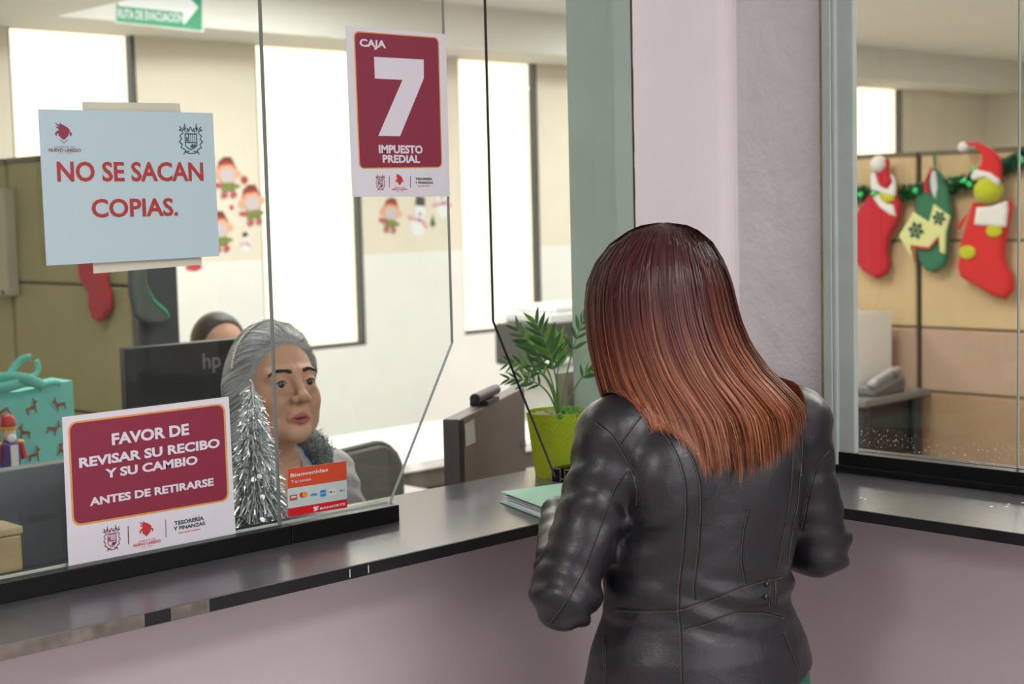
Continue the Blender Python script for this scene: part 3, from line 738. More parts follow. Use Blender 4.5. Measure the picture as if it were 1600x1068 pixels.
# --- green folder with papers
A0 = np.array([1.845, 1.949]); e1 = np.array([.988, -.15]); e2 = np.array([-.325, -.946])
def sheet(m, p, l1, l2, z0, z1, th, rot=0):
    c_, s_ = math.cos(rot), math.sin(rot); f1 = np.array([e1[0] * c_ - e1[1] * s_, e1[0] * s_ + e1[1] * c_]); f2 = np.array([e2[0] * c_ - e2[1] * s_, e2[0] * s_ + e2[1] * c_])
    q = [p, p + f1 * l1, p + f1 * l1 + f2 * l2, p + f2 * l2]
    return m.prism([(q[i][0], q[i][1], (z0, z1, z1, z0)[i]) for i in range(4)], (0, 0, th))
fo = thing('document_folder', (1.9, 1.85, ZC), 'mint green folder of papers lying on the counter under the woman\'s sleeve', 'folder')
M_mint = mat('mint_card', (.36, .66, .50), .6); M_sheet = mat('sheet_white', (.76, .77, .84), .6)
sheet(MB(), A0 + e2 * .008 - e1 * .008, .235, .225, ZC + .001, ZC + .001, .0012).build('lower_cover', M_mint, fo)
for i in range(3): sheet(MB(), A0 + e1 * (.002 * i) + e2 * (.010 - .002 * i), .228, .22, ZC + .0028 + .004 * i, ZC + .0028 + .0032 * i, .0012, (-.03, .02, -.01)[i]).build('paper', M_sheet, fo)
sheet(MB(), A0, .236, .225, ZC + .0165, ZC + .0135, .0010).build('upper_cover', M_mint, fo)

# ================================================================== BEHIND THE GLASS
def mon_box(name, P0, az, w, th, ztop, zbot, desk_z, label, logo=None, logo_box=None, m=None, face='back', cat='monitor', logo_m=None, rim=None):
    """flat screen seen from behind: P0 = near top corner of the back, az = direction of its width"""
    d = np.array([math.cos(az), math.sin(az), 0]); nb = np.array([d[1], -d[0], 0])          # back normal
    base = np.array([P0[0] + d[0] * w / 2, P0[1] + d[1] * w / 2, desk_z])
    t = thing(name, tuple(base), label, cat)
    W = lambda s, o_, z: np.array([P0[0], P0[1], 0]) + d * s + nb * o_ + np.array([0, 0, z])
    q = [W(0, 0, zbot), W(w, 0, zbot), W(w, 0, ztop), W(0, 0, ztop)]
    MB().prism(q, -nb * th).build('casing', m or M_plgrey, t, bevel=.003)
    q = [W(.006, -th, zbot + .015), W(w - .006, -th, zbot + .015), W(w - .006, -th, ztop - .006), W(.006, -th, ztop - .006)]
    MB().prism(q, -nb * .001).build('screen', mat('screen_black', (.01, .01, .012), .15), t)
    c_ = W(w / 2, th * .6, 0)
    MB().prism([W(w / 2 - .03, .001, desk_z + .012), W(w / 2 + .03, .001, desk_z + .012), W(w / 2 + .03, .001, zbot + .12), W(w / 2 - .03, .001, zbot + .12)], nb * .03).build('stand_neck', M_plblack, t)
    MB().prism([W(w / 2 - .12, -.08, desk_z + .0005), W(w / 2 + .12, -.08, desk_z + .0005), W(w / 2 + .12, .09, desk_z + .0005), W(w / 2 - .12, .09, desk_z + .0005)], (0, 0, .012)).build('stand_foot', M_plblack, t, bevel=.003)
    if logo:
        s0, z0, s1, z1 = logo_box
        text_in(logo, (s0, z0, s1, z1), lambda u, v: tuple(W(u, .0006, v)), logo_m or M_logo, t, .01)
    return t, W
# clerk's desk shelf behind the counter
ds = thing('clerk_desk', (1.3, 2.35, 0), 'low grey working desk tucked behind the service counter', 'desk')
M_desk = mat('desk_grey', (.42, .41, .40), .5)
MB().box(.1, 2.62, 2.16, 2.50, .70, .73).build('desk_top', M_desk, ds, bevel=.003)
for x in (.12, 1.15, 2.56): MB().box(x, x + .04, 2.18, 2.48, 0, .70).build('side_panel', M_desk, ds)
P0 = onY(717, 655, 2.205); az = math.radians(31.6)
tm, W = mon_box('computer_monitor', P0, az, .54, .034, P0[2], .86, .7305, 'dark monitor seen from behind with a webcam on top, beside the lime plant pot', 'lenovo', (.485, 1.075, .545, 1.10), m=mat('monitor_taupe', (.10, .088, .085), .4, bump=.02, bscale=300))
MB().prism([W(.0, .0005, .88), W(.03, .0005, .88), W(.03, .0005, P0[2] - .004), W(0, .0005, P0[2] - .004)], (0, 0, 0.0001)).build('edge_strip', M_plblack, tm)
q = [W(s, .0012, z) for s, z in ((.035, P0[2] - .015), (.105, P0[2] - .013), (.112, P0[2] - .062), (.04, P0[2] - .060))]
o = MB().add(q, [(0, 1, 2, 3)]).build('sticker', mat('sticker_pale', (.42, .44, .42), .5), tm)
q = [W(s, .0018, z) for s, z in ((.042, P0[2] - .022), (.062, P0[2] - .022), (.063, P0[2] - .046), (.044, P0[2] - .046))]; MB().add(q, [(0, 1, 2, 3)]).build('barcode', M_plgrey, o, local=False) if False else None
wc = thing('webcam', tuple(W(.24, -.017, P0[2])), 'small black cylindrical webcam clipped on top of the taupe monitor', 'webcam')
a0 = W(.16, -.012, P0[2] + .020); a1 = W(.33, -.012, P0[2] + .020)
MB().tube([a0, a1], .0115, 20).build('body', M_plblack, wc, smooth=False, bevel=.002)
MB().tube([a0 - (a1 - a0) * .012, a0 + (a1 - a0) * .005], .0085, 16).build('lens', mat('lens_glass', (.02, .02, .03), .05), wc)
MB().prism([W(.20, .006, P0[2] + .0005), W(.29, .006, P0[2] + .0005), W(.29, .006, P0[2] + .010), W(.20, .006, P0[2] + .010)], (W(0, -.04, 0) - W(0, .0, 0))).build('clip', M_plblack, wc)
# left hand screen
P0 = onY(110, 719, 2.2); P1 = onY(0, 742, 2.2)
tm2, W2 = mon_box('computer_monitor', (0.62, 2.20), 0.02, .63, .03, 1.242, .90, .7305, 'slate grey screen seen from behind, standing low behind the receipt sign', 'Lenovo', (.44, 1.153, .53, 1.172), m=mat('monitor_slate', (.15, .175, .19), .45))
bx = thing('wooden_box', (.93, 2.06, ZC), 'small tan wooden box on the counter beside the slate screen', 'box')
MB().box(.83, .972, 2.02, 2.08, ZC + .0005, 1.18).build('body', mat('tan_wood', (.36, .27, .13), .6, var=.2, vscale=15), bx, bevel=.004)
MB().box(.828, .974, 2.018, 2.082, 1.18, 1.192).build('lid', mat('tan_wood_lid', (.42, .33, .17), .6, var=.2, vscale=15), bx, bevel=.003)
# brown organiser behind the pot
bo = thing('file_organizer', (2.14, 2.125, ZC), 'taupe card file holder standing behind the palm pot', 'file holder')
q0, q1 = onY(872, 640, 2.125), onY(897, 580, 2.125)
MB().box(q0[0], q1[0] + .03, 2.122, 2.13, ZC + .0005, q1[2]).build('front', mat('taupe_card', (.30, .26, .23), .7), bo)
MB().box(q0[0], q1[0] + .03, 2.13, 2.142, ZC + .0005, ZC + .01).build('foot', mat('taupe_card', (.30, .26, .23)), bo)

# --- cabinet, gift bag, nutcracker
cb_ = thing('filing_cabinet', (1.25, 3.2, 0), 'low grey filing cabinet under the patterned gift bag', 'cabinet')
MB().box(.75, 1.72, 2.955, 3.45, 0, 1.02).build('body', M_desk, cb_, bevel=.004)
for z in (.05, .37, .69):
    d_ = MB().box(.77, 1.70, 2.945, 2.955, z, z + .30).build('drawer', mat('drawer_grey', (.46, .45, .44), .5), cb_, bevel=.003)
    MB().box(1.15, 1.32, 2.933, 2.945, z + .24, z + .255).build('handle', M_alu, d_)
gb = thing('gift_bag', (1.44, 3.17, 1.0205), 'aqua gift bag printed with little brown reindeer and tied with ribbon', 'gift bag')
M_aqua = mat('aqua_paper', (.20, .60, .52), .45); M_aqua2 = mat('aqua_ribbon', (.18, .62, .50), .35)
tl = onY(0, 588, 3.1); trr = onY(115, 594, 3.1)
bl_x = 1.28
pts = [(bl_x, 3.1, 1.021), (1.632, 3.1, 1.021), (trr[0], 3.105, trr[2]), (1.50, 3.098, trr[2] - .012), (bl_x + .02, 3.105, trr[2])]
MB().prism(pts, (0, .10, 0)).build('body', M_aqua, gb)
M_deer = mat('print_rust', (.30, .085, .035), .6)
def deer(cx, cz, s, flip, tilt):
    pts = [(-.5, 0), (-.42, .12), (-.1, .18), (.15, .22), (.22, .5), (.12, .75), (.2, .78), (.32, .55), (.5, .5), (.5, .42), (.33, .34), (.3, .05), (.34, -.4), (.26, -.4), (.18, -.02), (-.25, -.03), (-.34, -.4), (-.42, -.4), (-.38, -.02)]
    c_, s_ = math.cos(tilt), math.sin(tilt); q = []
    for a, b_ in pts:
        a = -a if flip else a; q.append((cx + s * (a * c_ - b_ * s_), cz + s * (a * s_ + b_ * c_)))
    return MB().add([(a, 3.0955, b_) for a, b_ in q], fan_polygon(q))
for i in range(5):
    for j in range(5):
        cx = bl_x + .03 + .066 * i + .02 * (j % 2); cz = 1.06 + .052 * j
        if cx < 1.60 and cz < trr[2] - .03: deer(cx, cz, .030, (i + j) % 2, random.uniform(-.7, .7)).build('printed_reindeer', M_deer, gb)
def strap(pts, w, name='ribbon'):
    P = curve_pts(pts, 14)[None]; n_ = P.shape[1]; W_ = np.tile(np.array([[0.15, .25, .95]]), (n_, 1))[None]
    T = np.gradient(P[0], axis=0); W_ = np.cross(T, [0.2, 1., .2]); W_ /= np.linalg.norm(W_, axis=1)[:, None]
    V, Q = ribbons(P - np.array(gb['_base']), W_[None], np.full((1, n_), w)); o = np_mesh(name, V, Q, M_aqua2, gb); sm = o.modifiers.new('thick', 'SOLIDIFY'); sm.thickness = .001; return o
Yb = 3.085
strap([onY(-30, 600, Yb), onY(5, 595, Yb), onY(25, 570, Yb - .01), onY(48, 558, Yb - .02)], .016)
strap([onY(-20, 590, Yb), onY(20, 588, Yb - .02), onY(45, 592, Yb - .03), onY(68, 605, Yb - .01)], .022)
strap([onY(40, 588, Yb), onY(55, 585, Yb), onY(60, 575, Yb), onY(56, 562, Yb)], .012)
strap([onY(-20, 608, Yb), onY(15, 603, Yb - .02), onY(40, 596, Yb - .02), onY(62, 600, Yb)], .024)
strap([onY(52, 600, Yb), onY(66, 602, Yb - .01), onY(80, 598, Yb - .01), onY(95, 600, Yb)], .012)
nb_ = onY(20, 738, 3.0)
nt = thing('nutcracker', (nb_[0], 3.01, 1.0205), 'toy nutcracker soldier with red cap and purple coat before the gift bag', 'figurine')
def nz(z): return z
L_ = lambda z: z
MB().lathe([(.0, 0), (.03, 0), (.03, .02), (.0, .02)], n=16).build('base', mat('toy_green', (.03, .15, .05), .4), nt, local=True)
for s in (-1, 1): MB().tube([(s * .010, 0, .02), (s * .010, 0, .085)], .0085, 10).build('leg', mat('toy_blue', (.03, .05, .22), .4), nt, local=True)
MB().lathe([(.0, .08), (.02, .08), (.023, .11), (.021, .14), (.008, .148), (0, .148)], n=16).build('coat', mat('toy_purple', (.10, .04, .20), .4), nt, local=True)
MB().box(-.008, .008, -.0245, -.020, .088, .138).build('shirt_front', mat('toy_white', (.8, .8, .78), .5), nt, local=True)
for s in (-1, 1):
    MB().tube([(s * .024, 0, .138), (s * .030, -.004, .105)], .0075, 8).build('arm', mat('toy_red', (.5, .03, .03), .4), nt, local=True)
    MB().ball((s * .024, 0, .141), (.010, .010, .005), 10, 6).build('epaulette', mat('toy_gold', (.7, .4, .05), .35), nt, local=True)
MB().lathe([(.0, .145), (.012, .147), (.0145, .16), (.013, .174), (0, .176)], n=16).build('head', mat('toy_skin', (.72, .48, .33), .5), nt, smooth=True, local=True)
MB().ball((0, -.013, .152), (.011, .006, .010), 10, 6).build('beard', mat('toy_white', (.8, .8, .78)), nt, smooth=True, local=True)
MB().lathe([(.0, .170), (.0155, .170), (.0165, .178), (.0155, .184), (.014, .194), (.009, .201), (0, .203)], n=16).build('cap', mat('toy_red', (.5, .03, .03)), nt, smooth=True, local=True)
MB().lathe([(.0158, .1695), (.0172, .1695), (.0172, .176), (.0158, .176)], n=16).build('cap_band', mat('toy_gold', (.7, .4, .05)), nt, local=True)

# --- olive partition on the far side of the cabinet
def partition(name, X, th, segs, rows, m_rows, m_rail, label, cat='partition', face=-1):
    y0 = min(min(s) for s in segs); y1 = max(max(s) for s in segs)
    t = thing(name, (X, (y0 + y1) / 2, 0), label, cat)
    for a, c in segs:
        MB().box(X + .012, X + th - .012, a + .004, c - .004, .02, rows[0][1] - .006).build('core', m_rail, t)
        for (z0, z1), mm in zip(rows, m_rows): MB().box(X, X + th, a + .006, c - .006, z0, z1).build('panel', mm, t, bevel=.006)
        MB().box(X - .001, X + th + .001, a + .002, c - .002, rows[0][1] + .0005, rows[0][1] + .018).build('top_rail', m_rail, t)
        MB().box(X + .01, X + th - .01, a + .01, c - .01, 0, .0195).build('foot_rail', m_rail, t)
    return t
M_olive = mat('olive_fabric', (.43, .385, .19), .85, bump=.1, bscale=400, var=.04, vscale=8)
partition('office_partition', 2.30, .06, [(4.00, 4.755), (4.763, 5.45)], [(1.43, 1.815), (1.03, 1.422), (.05, 1.022)], [M_olive] * 3, mat('olive_rail', (.10, .09, .05), .6), 'olive fabric office partition with seamed panels beside the gift bag')
po = thing('partition_post', (2.37, 3.97, 0), 'dark charcoal end post of the olive partition', 'post')
MB().box(2.30, 2.435, 3.955, 3.993, 0.0, 1.74).build('post_body', mat('charcoal_panel', (.035, .042, .045), .4), po, bevel=.004)
MB().box(2.298, 2.437, 3.953, 3.995, 1.74, 1.755).build('post_cap', M_plblack, po)
jb = thing('junction_box', tuple(onX(6, 465, 2.29)), 'beige metal electrical box screwed to the olive partition', 'electrical box')
q0 = onX(18, 462, 2.27); MB().box(2.262, 2.299, q0[1], q0[1] + .22, q0[2], q0[2] + .35).build('cover', mat('beige_metal', (.42, .37, .26), .5), jb, bevel=.004)
q1 = onX(4, 457, 2.26); MB().tube([(2.2615, q1[1], q1[2]), (2.258, q1[1], q1[2])], .008, 12).build('screw', mat('dark_brass', (.08, .06, .03), .4), jb)

# --- stockings on the olive partition
M_redf = mat('red_felt', (.50, .012, .025), .85, sheen=.08, bump=.15, bscale=200); M_redf2 = mat('red_felt_bright', (.62, .02, .02), .85, sheen=.08, bump=.15, bscale=200)
M_greenf = mat('green_felt', (.03, .16, .08), .85, sheen=.08); M_whitef = mat('white_fur', (.78, .75, .74), .95, sheen=.15, bump=.5, bscale=150)
Z = lambda x, y: (x / 4.273, 400 + y / 4.273)
def onplane(pts, X=None, Y=None): 
    if X is not None: return [(lambda q: (q[1], q[2]))(onX(*p, X)) for p in pts]
    return [(lambda q: (q[0], q[2]))(onY(*p, Y)) for p in pts]
XP = 2.28
pl = onplane([Z(*p) for p in ((540, -120), (690, -120), (700, 60), (715, 170), (745, 270), (740, 350), (705, 425), (670, 438), (630, 422), (605, 350), (600, 250), (545, 160), (532, 60))], X=XP)
st = thing('christmas_stocking', (XP, pl[7][0], pl[7][1]), 'plain red felt stocking hanging on the olive partition below the blue sign', 'stocking')
pillow('stocking_body', pl, .012, .005, lambda u, v, w: (XP + w, u, v), M_redf, st)
YP = 3.935
pl = onplane([Z(*p) for p in ((850, -120), (960, -120), (975, 110), (985, 200), (1030, 290), (1110, 360), (1132, 400), (1110, 440), (1050, 455), (960, 450), (890, 400), (860, 250))], Y=YP)
st = thing('christmas_stocking', (pl[8][0], YP, pl[8][1]), 'dark green stocking hanging on the charcoal partition post', 'stocking')
pillow('stocking_body', pl, .012, .005, lambda u, v, w: (u, YP + w, v), mat('deep_green_felt', (.06, .075, .065), .85, sheen=.08), st)
pl = onplane([Z(*p) for p in ((978, 190), (986, 195), (1032, 288), (1112, 356), (1134, 400), (1122, 425), (1108, 385), (1020, 305))], Y=YP - .011)
pillow('piping', pl, .004, .002, lambda u, v, w: (u, YP - .011 + w, v), mat('piping_green', (.03, .30, .15), .7), st)

# --- second clerk's desk, black monitor, chair
d2 = thing('office_desk', (2.5, 3.63, 0), 'grey office desk carrying the black monitor behind the clerk', 'desk')
MB().box(1.85, 3.1, 3.40, 3.86, .72, .75).build('desk_top', M_desk, d2, bevel=.003)
for x in (1.87, 3.04): MB().box(x, x + .04, 3.42, 3.84, 0, .72).build('side_panel', M_desk, d2)
TL, TR = onY(200, 541, 3.5), onY(372, 538, 3.5)
tm3, W3 = mon_box('computer_monitor', (TL[0] - .01, 3.5), 0.0, .56, .03, TL[2] - .004, .86, .7505, 'black monitor seen from behind in front of the half-hidden second clerk', 'hp', (.232, TL[2] - .092, .288, TL[2] - .036), m=mat('monitor_black', (.012, .014, .016), .35))
MB().prism([W3(.295, .0015, .95), W3(.345, .0015, .95), W3(.345, .0015, 1.155), W3(.295, .0015, 1.155)], (0, -.004, 0)).build('stand_strip', mat('strip_grey', (.16, .17, .175), .4), tm3)
MB().prism([W3(.290, .006, 1.125), W3(.350, .006, 1.125), W3(.350, .006, 1.158), W3(.290, .006, 1.158)], (0, -.004, 0)).build('cable_clip', mat('clip_pale', (.5, .53, .52), .4), tm3)
def office_chair(loc, rz, label, top=1.0):
    t = thing('office_chair', loc, label, 'chair', rotz=rz)
    M_mesh = mat('chair_mesh', (.10, .095, .09), .8, bump=.3, bscale=300)
    # local: x right, y forward (sitter faces +y); backrest at -y
    pts = [];
    w, h = .225, .26; rad = .09
    for cx, cz, a0 in ((w - rad, top - rad, 0), (-w + rad, top - rad, 90), (-w + rad, top - 2 * h + rad, 180), (w - rad, top - 2 * h + rad, 270)):
        for a in np.linspace(a0, a0 + 90, 6): pts.append((cx + rad * math.cos(math.radians(a)), cz + rad * math.sin(math.radians(a))))
    vs = []; 
    o = MB().prism([(x, -.26 + .6 * x * x, z) for x, z in pts], (0, .035, 0)).build('backrest', M_mesh, t, local=True, bevel=.008)
    ring = [(x, -.245 + .6 * x * x, z) for x, z in pts]; MB().tube(ring + ring[:1], .013, 8, cap=False).build('back_frame', M_plblack, t, smooth=True, local=True)
    q = []
    for cx, cy, a0 in ((.15, .15, 0), (-.15, .15, 90), (-.15, -.13, 180), (.15, -.13, 270)):
        for a in np.linspace(a0, a0 + 90, 5): q.append((cx + .09 * math.cos(math.radians(a)), cy + .09 * math.sin(math.radians(a)), .43))
    MB().prism(q, (0, 0, .06)).build('seat', M_mesh, t, local=True, bevel=.015)
    MB().tube([(0, -.24, top - .4), (0, -.26, .50), (0, -.16, .42), (0, 0, .415)], .018, 8).build('back_bar', M_plblack, t, smooth=True, local=True)
    MB().tube([(0, 0, .10), (0, 0, .43)], .025, 12).build('gas_post', M_dark, t, local=True)
    for i in range(5):
        a = math.radians(72 * i + 20); l = MB().tube([(0, 0, .10), (.28 * math.cos(a), .28 * math.sin(a), .075)], [.024, .014], 8).build('leg', M_plblack, t, local=True)
        c_ = (.28 * math.cos(a), .28 * math.sin(a)); MB().tube([(c_[0] - .012, c_[1], .03), (c_[0] + .012, c_[1], .03)], .029, 12).build('caster', M_plblack, l, local=True)
    return t
ce = onY(618, 725, 3.28); ct = onY(585, 698, 3.28)
office_chair((ce[0] - .12, 3.05, 0), math.radians(180 + 15), 'dark office chair with rounded mesh back standing behind the grey-haired clerk', ct[2])
# --- white desk and copier by the back wall
wd = thing('work_table', (3.9, 4.35, 0), 'white table with dark frame near the back windows', 'table')
a_, c_ = onZ(640, 724, .76), onZ(705, 713, .76)
MB().box(2.95, 4.33, 4.0, 4.72, .725, .76).build('table_top', mat('table_white', (.86, .85, .83), .4), wd, bevel=.003)
MB().box(2.98, 4.30, 4.01, 4.03, .66, .7245).build('apron', mat('table_dark', (.10, .085, .075), .5), wd)
for x in (3.0, 4.25):
    for y in (4.02, 4.65): MB().box(x, x + .05, y, y + .05, 0, .7245).build('leg', mat('table_dark', (.10, .085, .075)), wd)
MB().box(3.30, 3.72, 4.06, 4.6, .02, .70).build('drawer_unit', mat('drawer_dark', (.075, .06, .055), .5), wd, bevel=.004)
bxs = thing('paper_stack', (4.0, 4.3, 0), 'white paper boxes with an orange flap under the white table', 'box')
MB().box(3.80, 4.2, 4.1, 4.5, .001, .42).build('box_body', mat('box_white', (.78, .76, .78), .6), bxs, bevel=.004)
MB().box(3.81, 4.15, 4.12, 4.45, .42, .50).build('box_flap', mat('box_orange', (.62, .40, .13), .6), bxs)
cp = thing('photocopier', (4.72, 4.7, 0), 'grey and white office copier on a pale cabinet by the back window', 'copier')
pl_, pr_ = onY(770, 520, 4.6), onY(905, 480, 4.6)
x0 = onY(772, 520, 4.82)[0]; x1 = x0 + .46
M_cpw = mat('copier_white', (.74, .76, .76), .4); M_cpd = mat('copier_dark', (.07, .068, .07), .45)
zt = pr_[2]; zb = onY(800, 577, 4.6)[2]
MB().box(x0 + .10, x1, 4.57, 4.84, 0.001, zb).build('cabinet', M_cpw, cp, bevel=.006)
MB().box(x0, x1 - .02, 4.55, 4.82, zb, zt - .055).build('body', M_cpd, cp, bevel=.012)
MB().box(x0 + .07, x1, 4.54, 4.83, zt - .055, zt - .012).build('scanner', M_cpw, cp, bevel=.010)
MB().box(x0 + .12, x1 - .01, 4.56, 4.82, zt - .012, zt + .02).build('lid', mat('copier_lid', (.80, .83, .84), .35), cp, bevel=.012)
MB().box(x0 + .02, x0 + .16, 4.50, 4.55, zb + .01, zb + .035).build('control_panel', M_cpw, cp, bevel=.004)
MB().box(x0 + .2, x1 - .1, 4.50, 4.565, zb - .12, zb - .09).build('paper_tray', mat('copier_tray', (.5, .52, .52), .4), cp, bevel=.004)

# --- evacuation route sign on the soffit face
Z = lambda x, y: (x / 3.81, y / 3.81)
M_sg = mat('sign_green', (.012, .30, .14), .4); M_sw = mat('sign_white', (.80, .84, .86), .4)
sg = Poster('evacuation_sign', 5.598, M_sw, [Z(670, -110), Z(1210, -110), Z(1212, 190), Z(684, 135)], 'green and white evacuation route arrow sign on the ceiling beam', 'sign')
sg.poly([Z(690, -105), Z(1200, -105), Z(1203, 182), Z(692, 130)], M_sg, .001)
sg.poly([Z(*p) for p in ((700, 35), (1088, 75), (1092, 150), (1180, 45), (1085, -60), (1085, -15), (700, -60))], M_sw, .002, 'arrow')
sg.poly([Z(*p) for p in ((690, 40), (1086, 76), (1090, 140), (695, 105))], M_sg, .003)
a = sg.uv(*Z(700, 96)); c = sg.uv(*Z(1084, 92)); 
sg.text('RUTA DE EVACUACIÓN', Z(700, 106), Z(1084, 70), M_sw, .02, .004)

# --- wall stickers between the back windows
M_st = {k: mat('sticker_' + k, c, .6) for k, c in dict(brown=(.20, .055, .03), red=(.55, .06, .05), face=(.62, .55, .60), peach=(.80, .45, .28), green=(.20, .26, .06), shoe=(.55, .10, .12), white=(.85, .86, .88), ink=(.08, .06, .08), pink=(.75, .35, .42), dkgreen=(.05, .20, .08)).items()}
def ell(cx, cy, rx, ry, a0=0, a1=360, n=18):
    return [(cx + rx * math.cos(math.radians(t)), cy + ry * math.sin(math.radians(t))) for t in np.linspace(a0, a1, n, endpoint=(a1 - a0 < 360))]
def decal(name, px_, py_, s, tilt, parts, label, group):
    """flat wall sticker; parts: (part name, outline in sticker units, material)"""
    c = onY(px_, py_, 5.998); t = thing(name, (c[0], 5.9985, c[2]), label, 'wall sticker', group)
    ct, st_ = math.cos(tilt), math.sin(tilt)
    for i, (nm, pts, mm) in enumerate(parts):
        q = [(s * (a * ct - b_ * st_), s * (a * st_ + b_ * ct)) for a, b_ in pts]
        MB().add([(u, -.0006 * (i + 1), v) for u, v in q], fan_polygon(q)).build(nm, M_st[mm], t, local=True)
    return t
ELF = [('hat', [(-.32, .22), (-.26, .48), (-.05, .62), (.2, .6), (.28, .45), (.34, .22), (.0, .34)], 'brown'), ('ear', ell(-.4, .08, .1, .12), 'peach'), ('ear', ell(.4, .08, .1, .12), 'peach'),
       ('head', ell(0, .10, .36, .32), 'peach'), ('hat_brim', [(-.36, .20), (-.2, .36), (.2, .36), (.36, .20), (.34, .3), (.15, .45), (-.15, .45), (-.34, .3)], 'red'), ('face', ell(0, .04, .26, .22), 'face'),
       ('body', [(-.2, -.16), (.2, -.16), (.24, -.42), (-.24, -.42)], 'green'), ('arm', [(-.2, -.18), (-.5, -.12), (-.5, -.26), (-.2, -.30)], 'shoe'), ('arm', [(.2, -.18), (.42, -.26), (.38, -.34), (.2, -.30)], 'green'),
       ('shoe', ell(-.16, -.52, .12, .09), 'shoe'), ('shoe', ell(.16, -.52, .12, .09), 'shoe')]
SNOW = [('body', ell(0, -.3, .36, .36), 'white'), ('head', ell(.02, .2, .25, .24), 'white'), ('scarf', [(-.5, .0), (.25, -.12), (.4, -.35), (.28, -.4), (.1, -.2), (-.45, -.12)], 'pink'), ('hat', [(-.2, .36), (-.18, .66), (.2, .66), (.22, .36)], 'ink'), ('button', ell(.02, -.1, .05, .05), 'ink'), ('button', ell(.02, .08, .05, .05), 'ink')]
for (x, y, s, tl_, lab) in ((355, 277, .155, .05, 'elf wall sticker highest of its cluster beside the middle window'), (394, 320, .155, .12, 'elf wall sticker waving, close to the edge of the middle window'), (343, 362, .155, .1, 'elf wall sticker half hidden by the blue paper sign'), (610, 336, .145, -.12, 'elf wall sticker under the number 7 sign')):
    decal('elf_sticker', x, y, s, tl_, ELF, lab, 'elf wall stickers')
decal('snowman_sticker', 655, 338, .155, -.1, SNOW, 'large snowman wall sticker in a scarf under the number 7 sign', 'snowman wall stickers')
decal('snowman_sticker', 384, 378, .07, .1, SNOW, 'tiny snowman wall sticker under the waving elf', 'snowman wall stickers')
decal('snowman_sticker', 690, 312, .15, .3, SNOW, 'snowman wall sticker cut off by the bottom edge of the number 7 sign', 'snowman wall stickers')
decal('tree_sticker', 676, 345, .06, 0, [('tree', [(-.35, -.4), (.35, -.4), (.05, .6)], 'dkgreen'), ('trunk', [(-.08, -.6), (.08, -.6), (.08, -.4), (-.08, -.4)], 'brown')], 'tiny green tree wall sticker beside the large snowman', None)
decal('star_sticker', 362, 324, .035, 0, [('star', [((.5 if i % 2 == 0 else .25) * math.cos(i * math.pi / 5), (.5 if i % 2 == 0 else .25) * math.sin(i * math.pi / 5)) for i in range(10)], 'red')], 'tiny red star wall sticker among the elves', None)
decal('ornament_sticker', 382, 281, .05, .5, [('ball', ell(0, 0, .4, .4), 'red'), ('leaf', [(-.5, .1), (.0, .5), (.1, .2)], 'dkgreen')], 'tiny red bauble wall sticker beside the highest elf', None)
decal('candy_sticker', 303, 417, .09, .0, [('candy', ell(0, 0, .5, .2), 'red')], 'small red wall sticker peeking below the blue sign', None)

# ================================================================== OFFICE SEEN THROUGH WINDOW B
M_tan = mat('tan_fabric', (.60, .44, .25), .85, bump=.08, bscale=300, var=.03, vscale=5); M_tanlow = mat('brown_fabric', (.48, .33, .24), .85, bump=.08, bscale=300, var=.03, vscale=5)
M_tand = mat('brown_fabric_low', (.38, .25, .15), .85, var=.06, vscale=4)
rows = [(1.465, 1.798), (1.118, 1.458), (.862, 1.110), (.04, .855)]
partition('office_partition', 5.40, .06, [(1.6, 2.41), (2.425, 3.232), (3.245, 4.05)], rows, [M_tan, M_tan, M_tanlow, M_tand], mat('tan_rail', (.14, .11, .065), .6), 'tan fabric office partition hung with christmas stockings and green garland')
XS = 5.36
Z = lambda x, y: (1320 + x / 3.561, 200 + y / 3.561)
S = lambda pts: onplane([Z(*p) for p in pts], X=XS)
F_ = lambda dx: (lambda u, v, w: (XS + dx + w, u, v))
def stock(base_px, label): q = onX(*Z(*base_px), XS); return thing('christmas_stocking', (XS, q[1], q[2]), label, 'stocking', 'stockings on the tan partition')
M_lime = mat('lime_plush', (.50, .50, .02), .9, sheen=.15, bump=.3, bscale=150)
t1 = stock((180, 840), 'red felt stocking with white fur trim and a white pompom')
pillow('stocking_body', S([(170, 320), (100, 430), (40, 520), (20, 620), (50, 720), (105, 795), (180, 840), (238, 815), (256, 760), (240, 690), (250, 615), (308, 510), (318, 430), (300, 330)]), .022, .006, F_(0), M_redf, t1)
pillow('fur_trim', S([(163, 250), (185, 238), (212, 320), (255, 340), (285, 300), (265, 240), (292, 275), (305, 330), (300, 380), (250, 372), (195, 352), (162, 345)]), .012, .005, F_(-.022), M_whitef, t1)
pillow('fur_trim', S([(165, 340), (195, 355), (245, 418), (288, 425), (304, 492), (265, 480), (212, 440), (178, 390)]), .012, .005, F_(-.022), M_whitef, t1)
pillow('lime_patch', S([(198, 362), (300, 362), (290, 405), (255, 418), (225, 405)]), .010, .005, F_(-.022), M_lime, t1)
pillow('hat_tip', S([(190, 235), (232, 215), (240, 168), (262, 168), (262, 235), (275, 290), (262, 335), (235, 336), (208, 312)]), .012, .005, F_(-.020), M_redf, t1)
q = onX(*Z(188, 200), XS - .03); MB().ball(q, .034, 14, 10).build('pompom', M_whitef, t1, smooth=True)
t2 = stock((500, 805), 'dark green stocking with pale snowflake patches')
pillow('stocking_body', S([(404, 480), (402, 370), (452, 330), (470, 270), (500, 215), (540, 260), (580, 330), (602, 480), (580, 600), (582, 700), (560, 770), (500, 806), (452, 792), (420, 745), (402, 650)]), .018, .006, F_(0), M_greenf, t2)
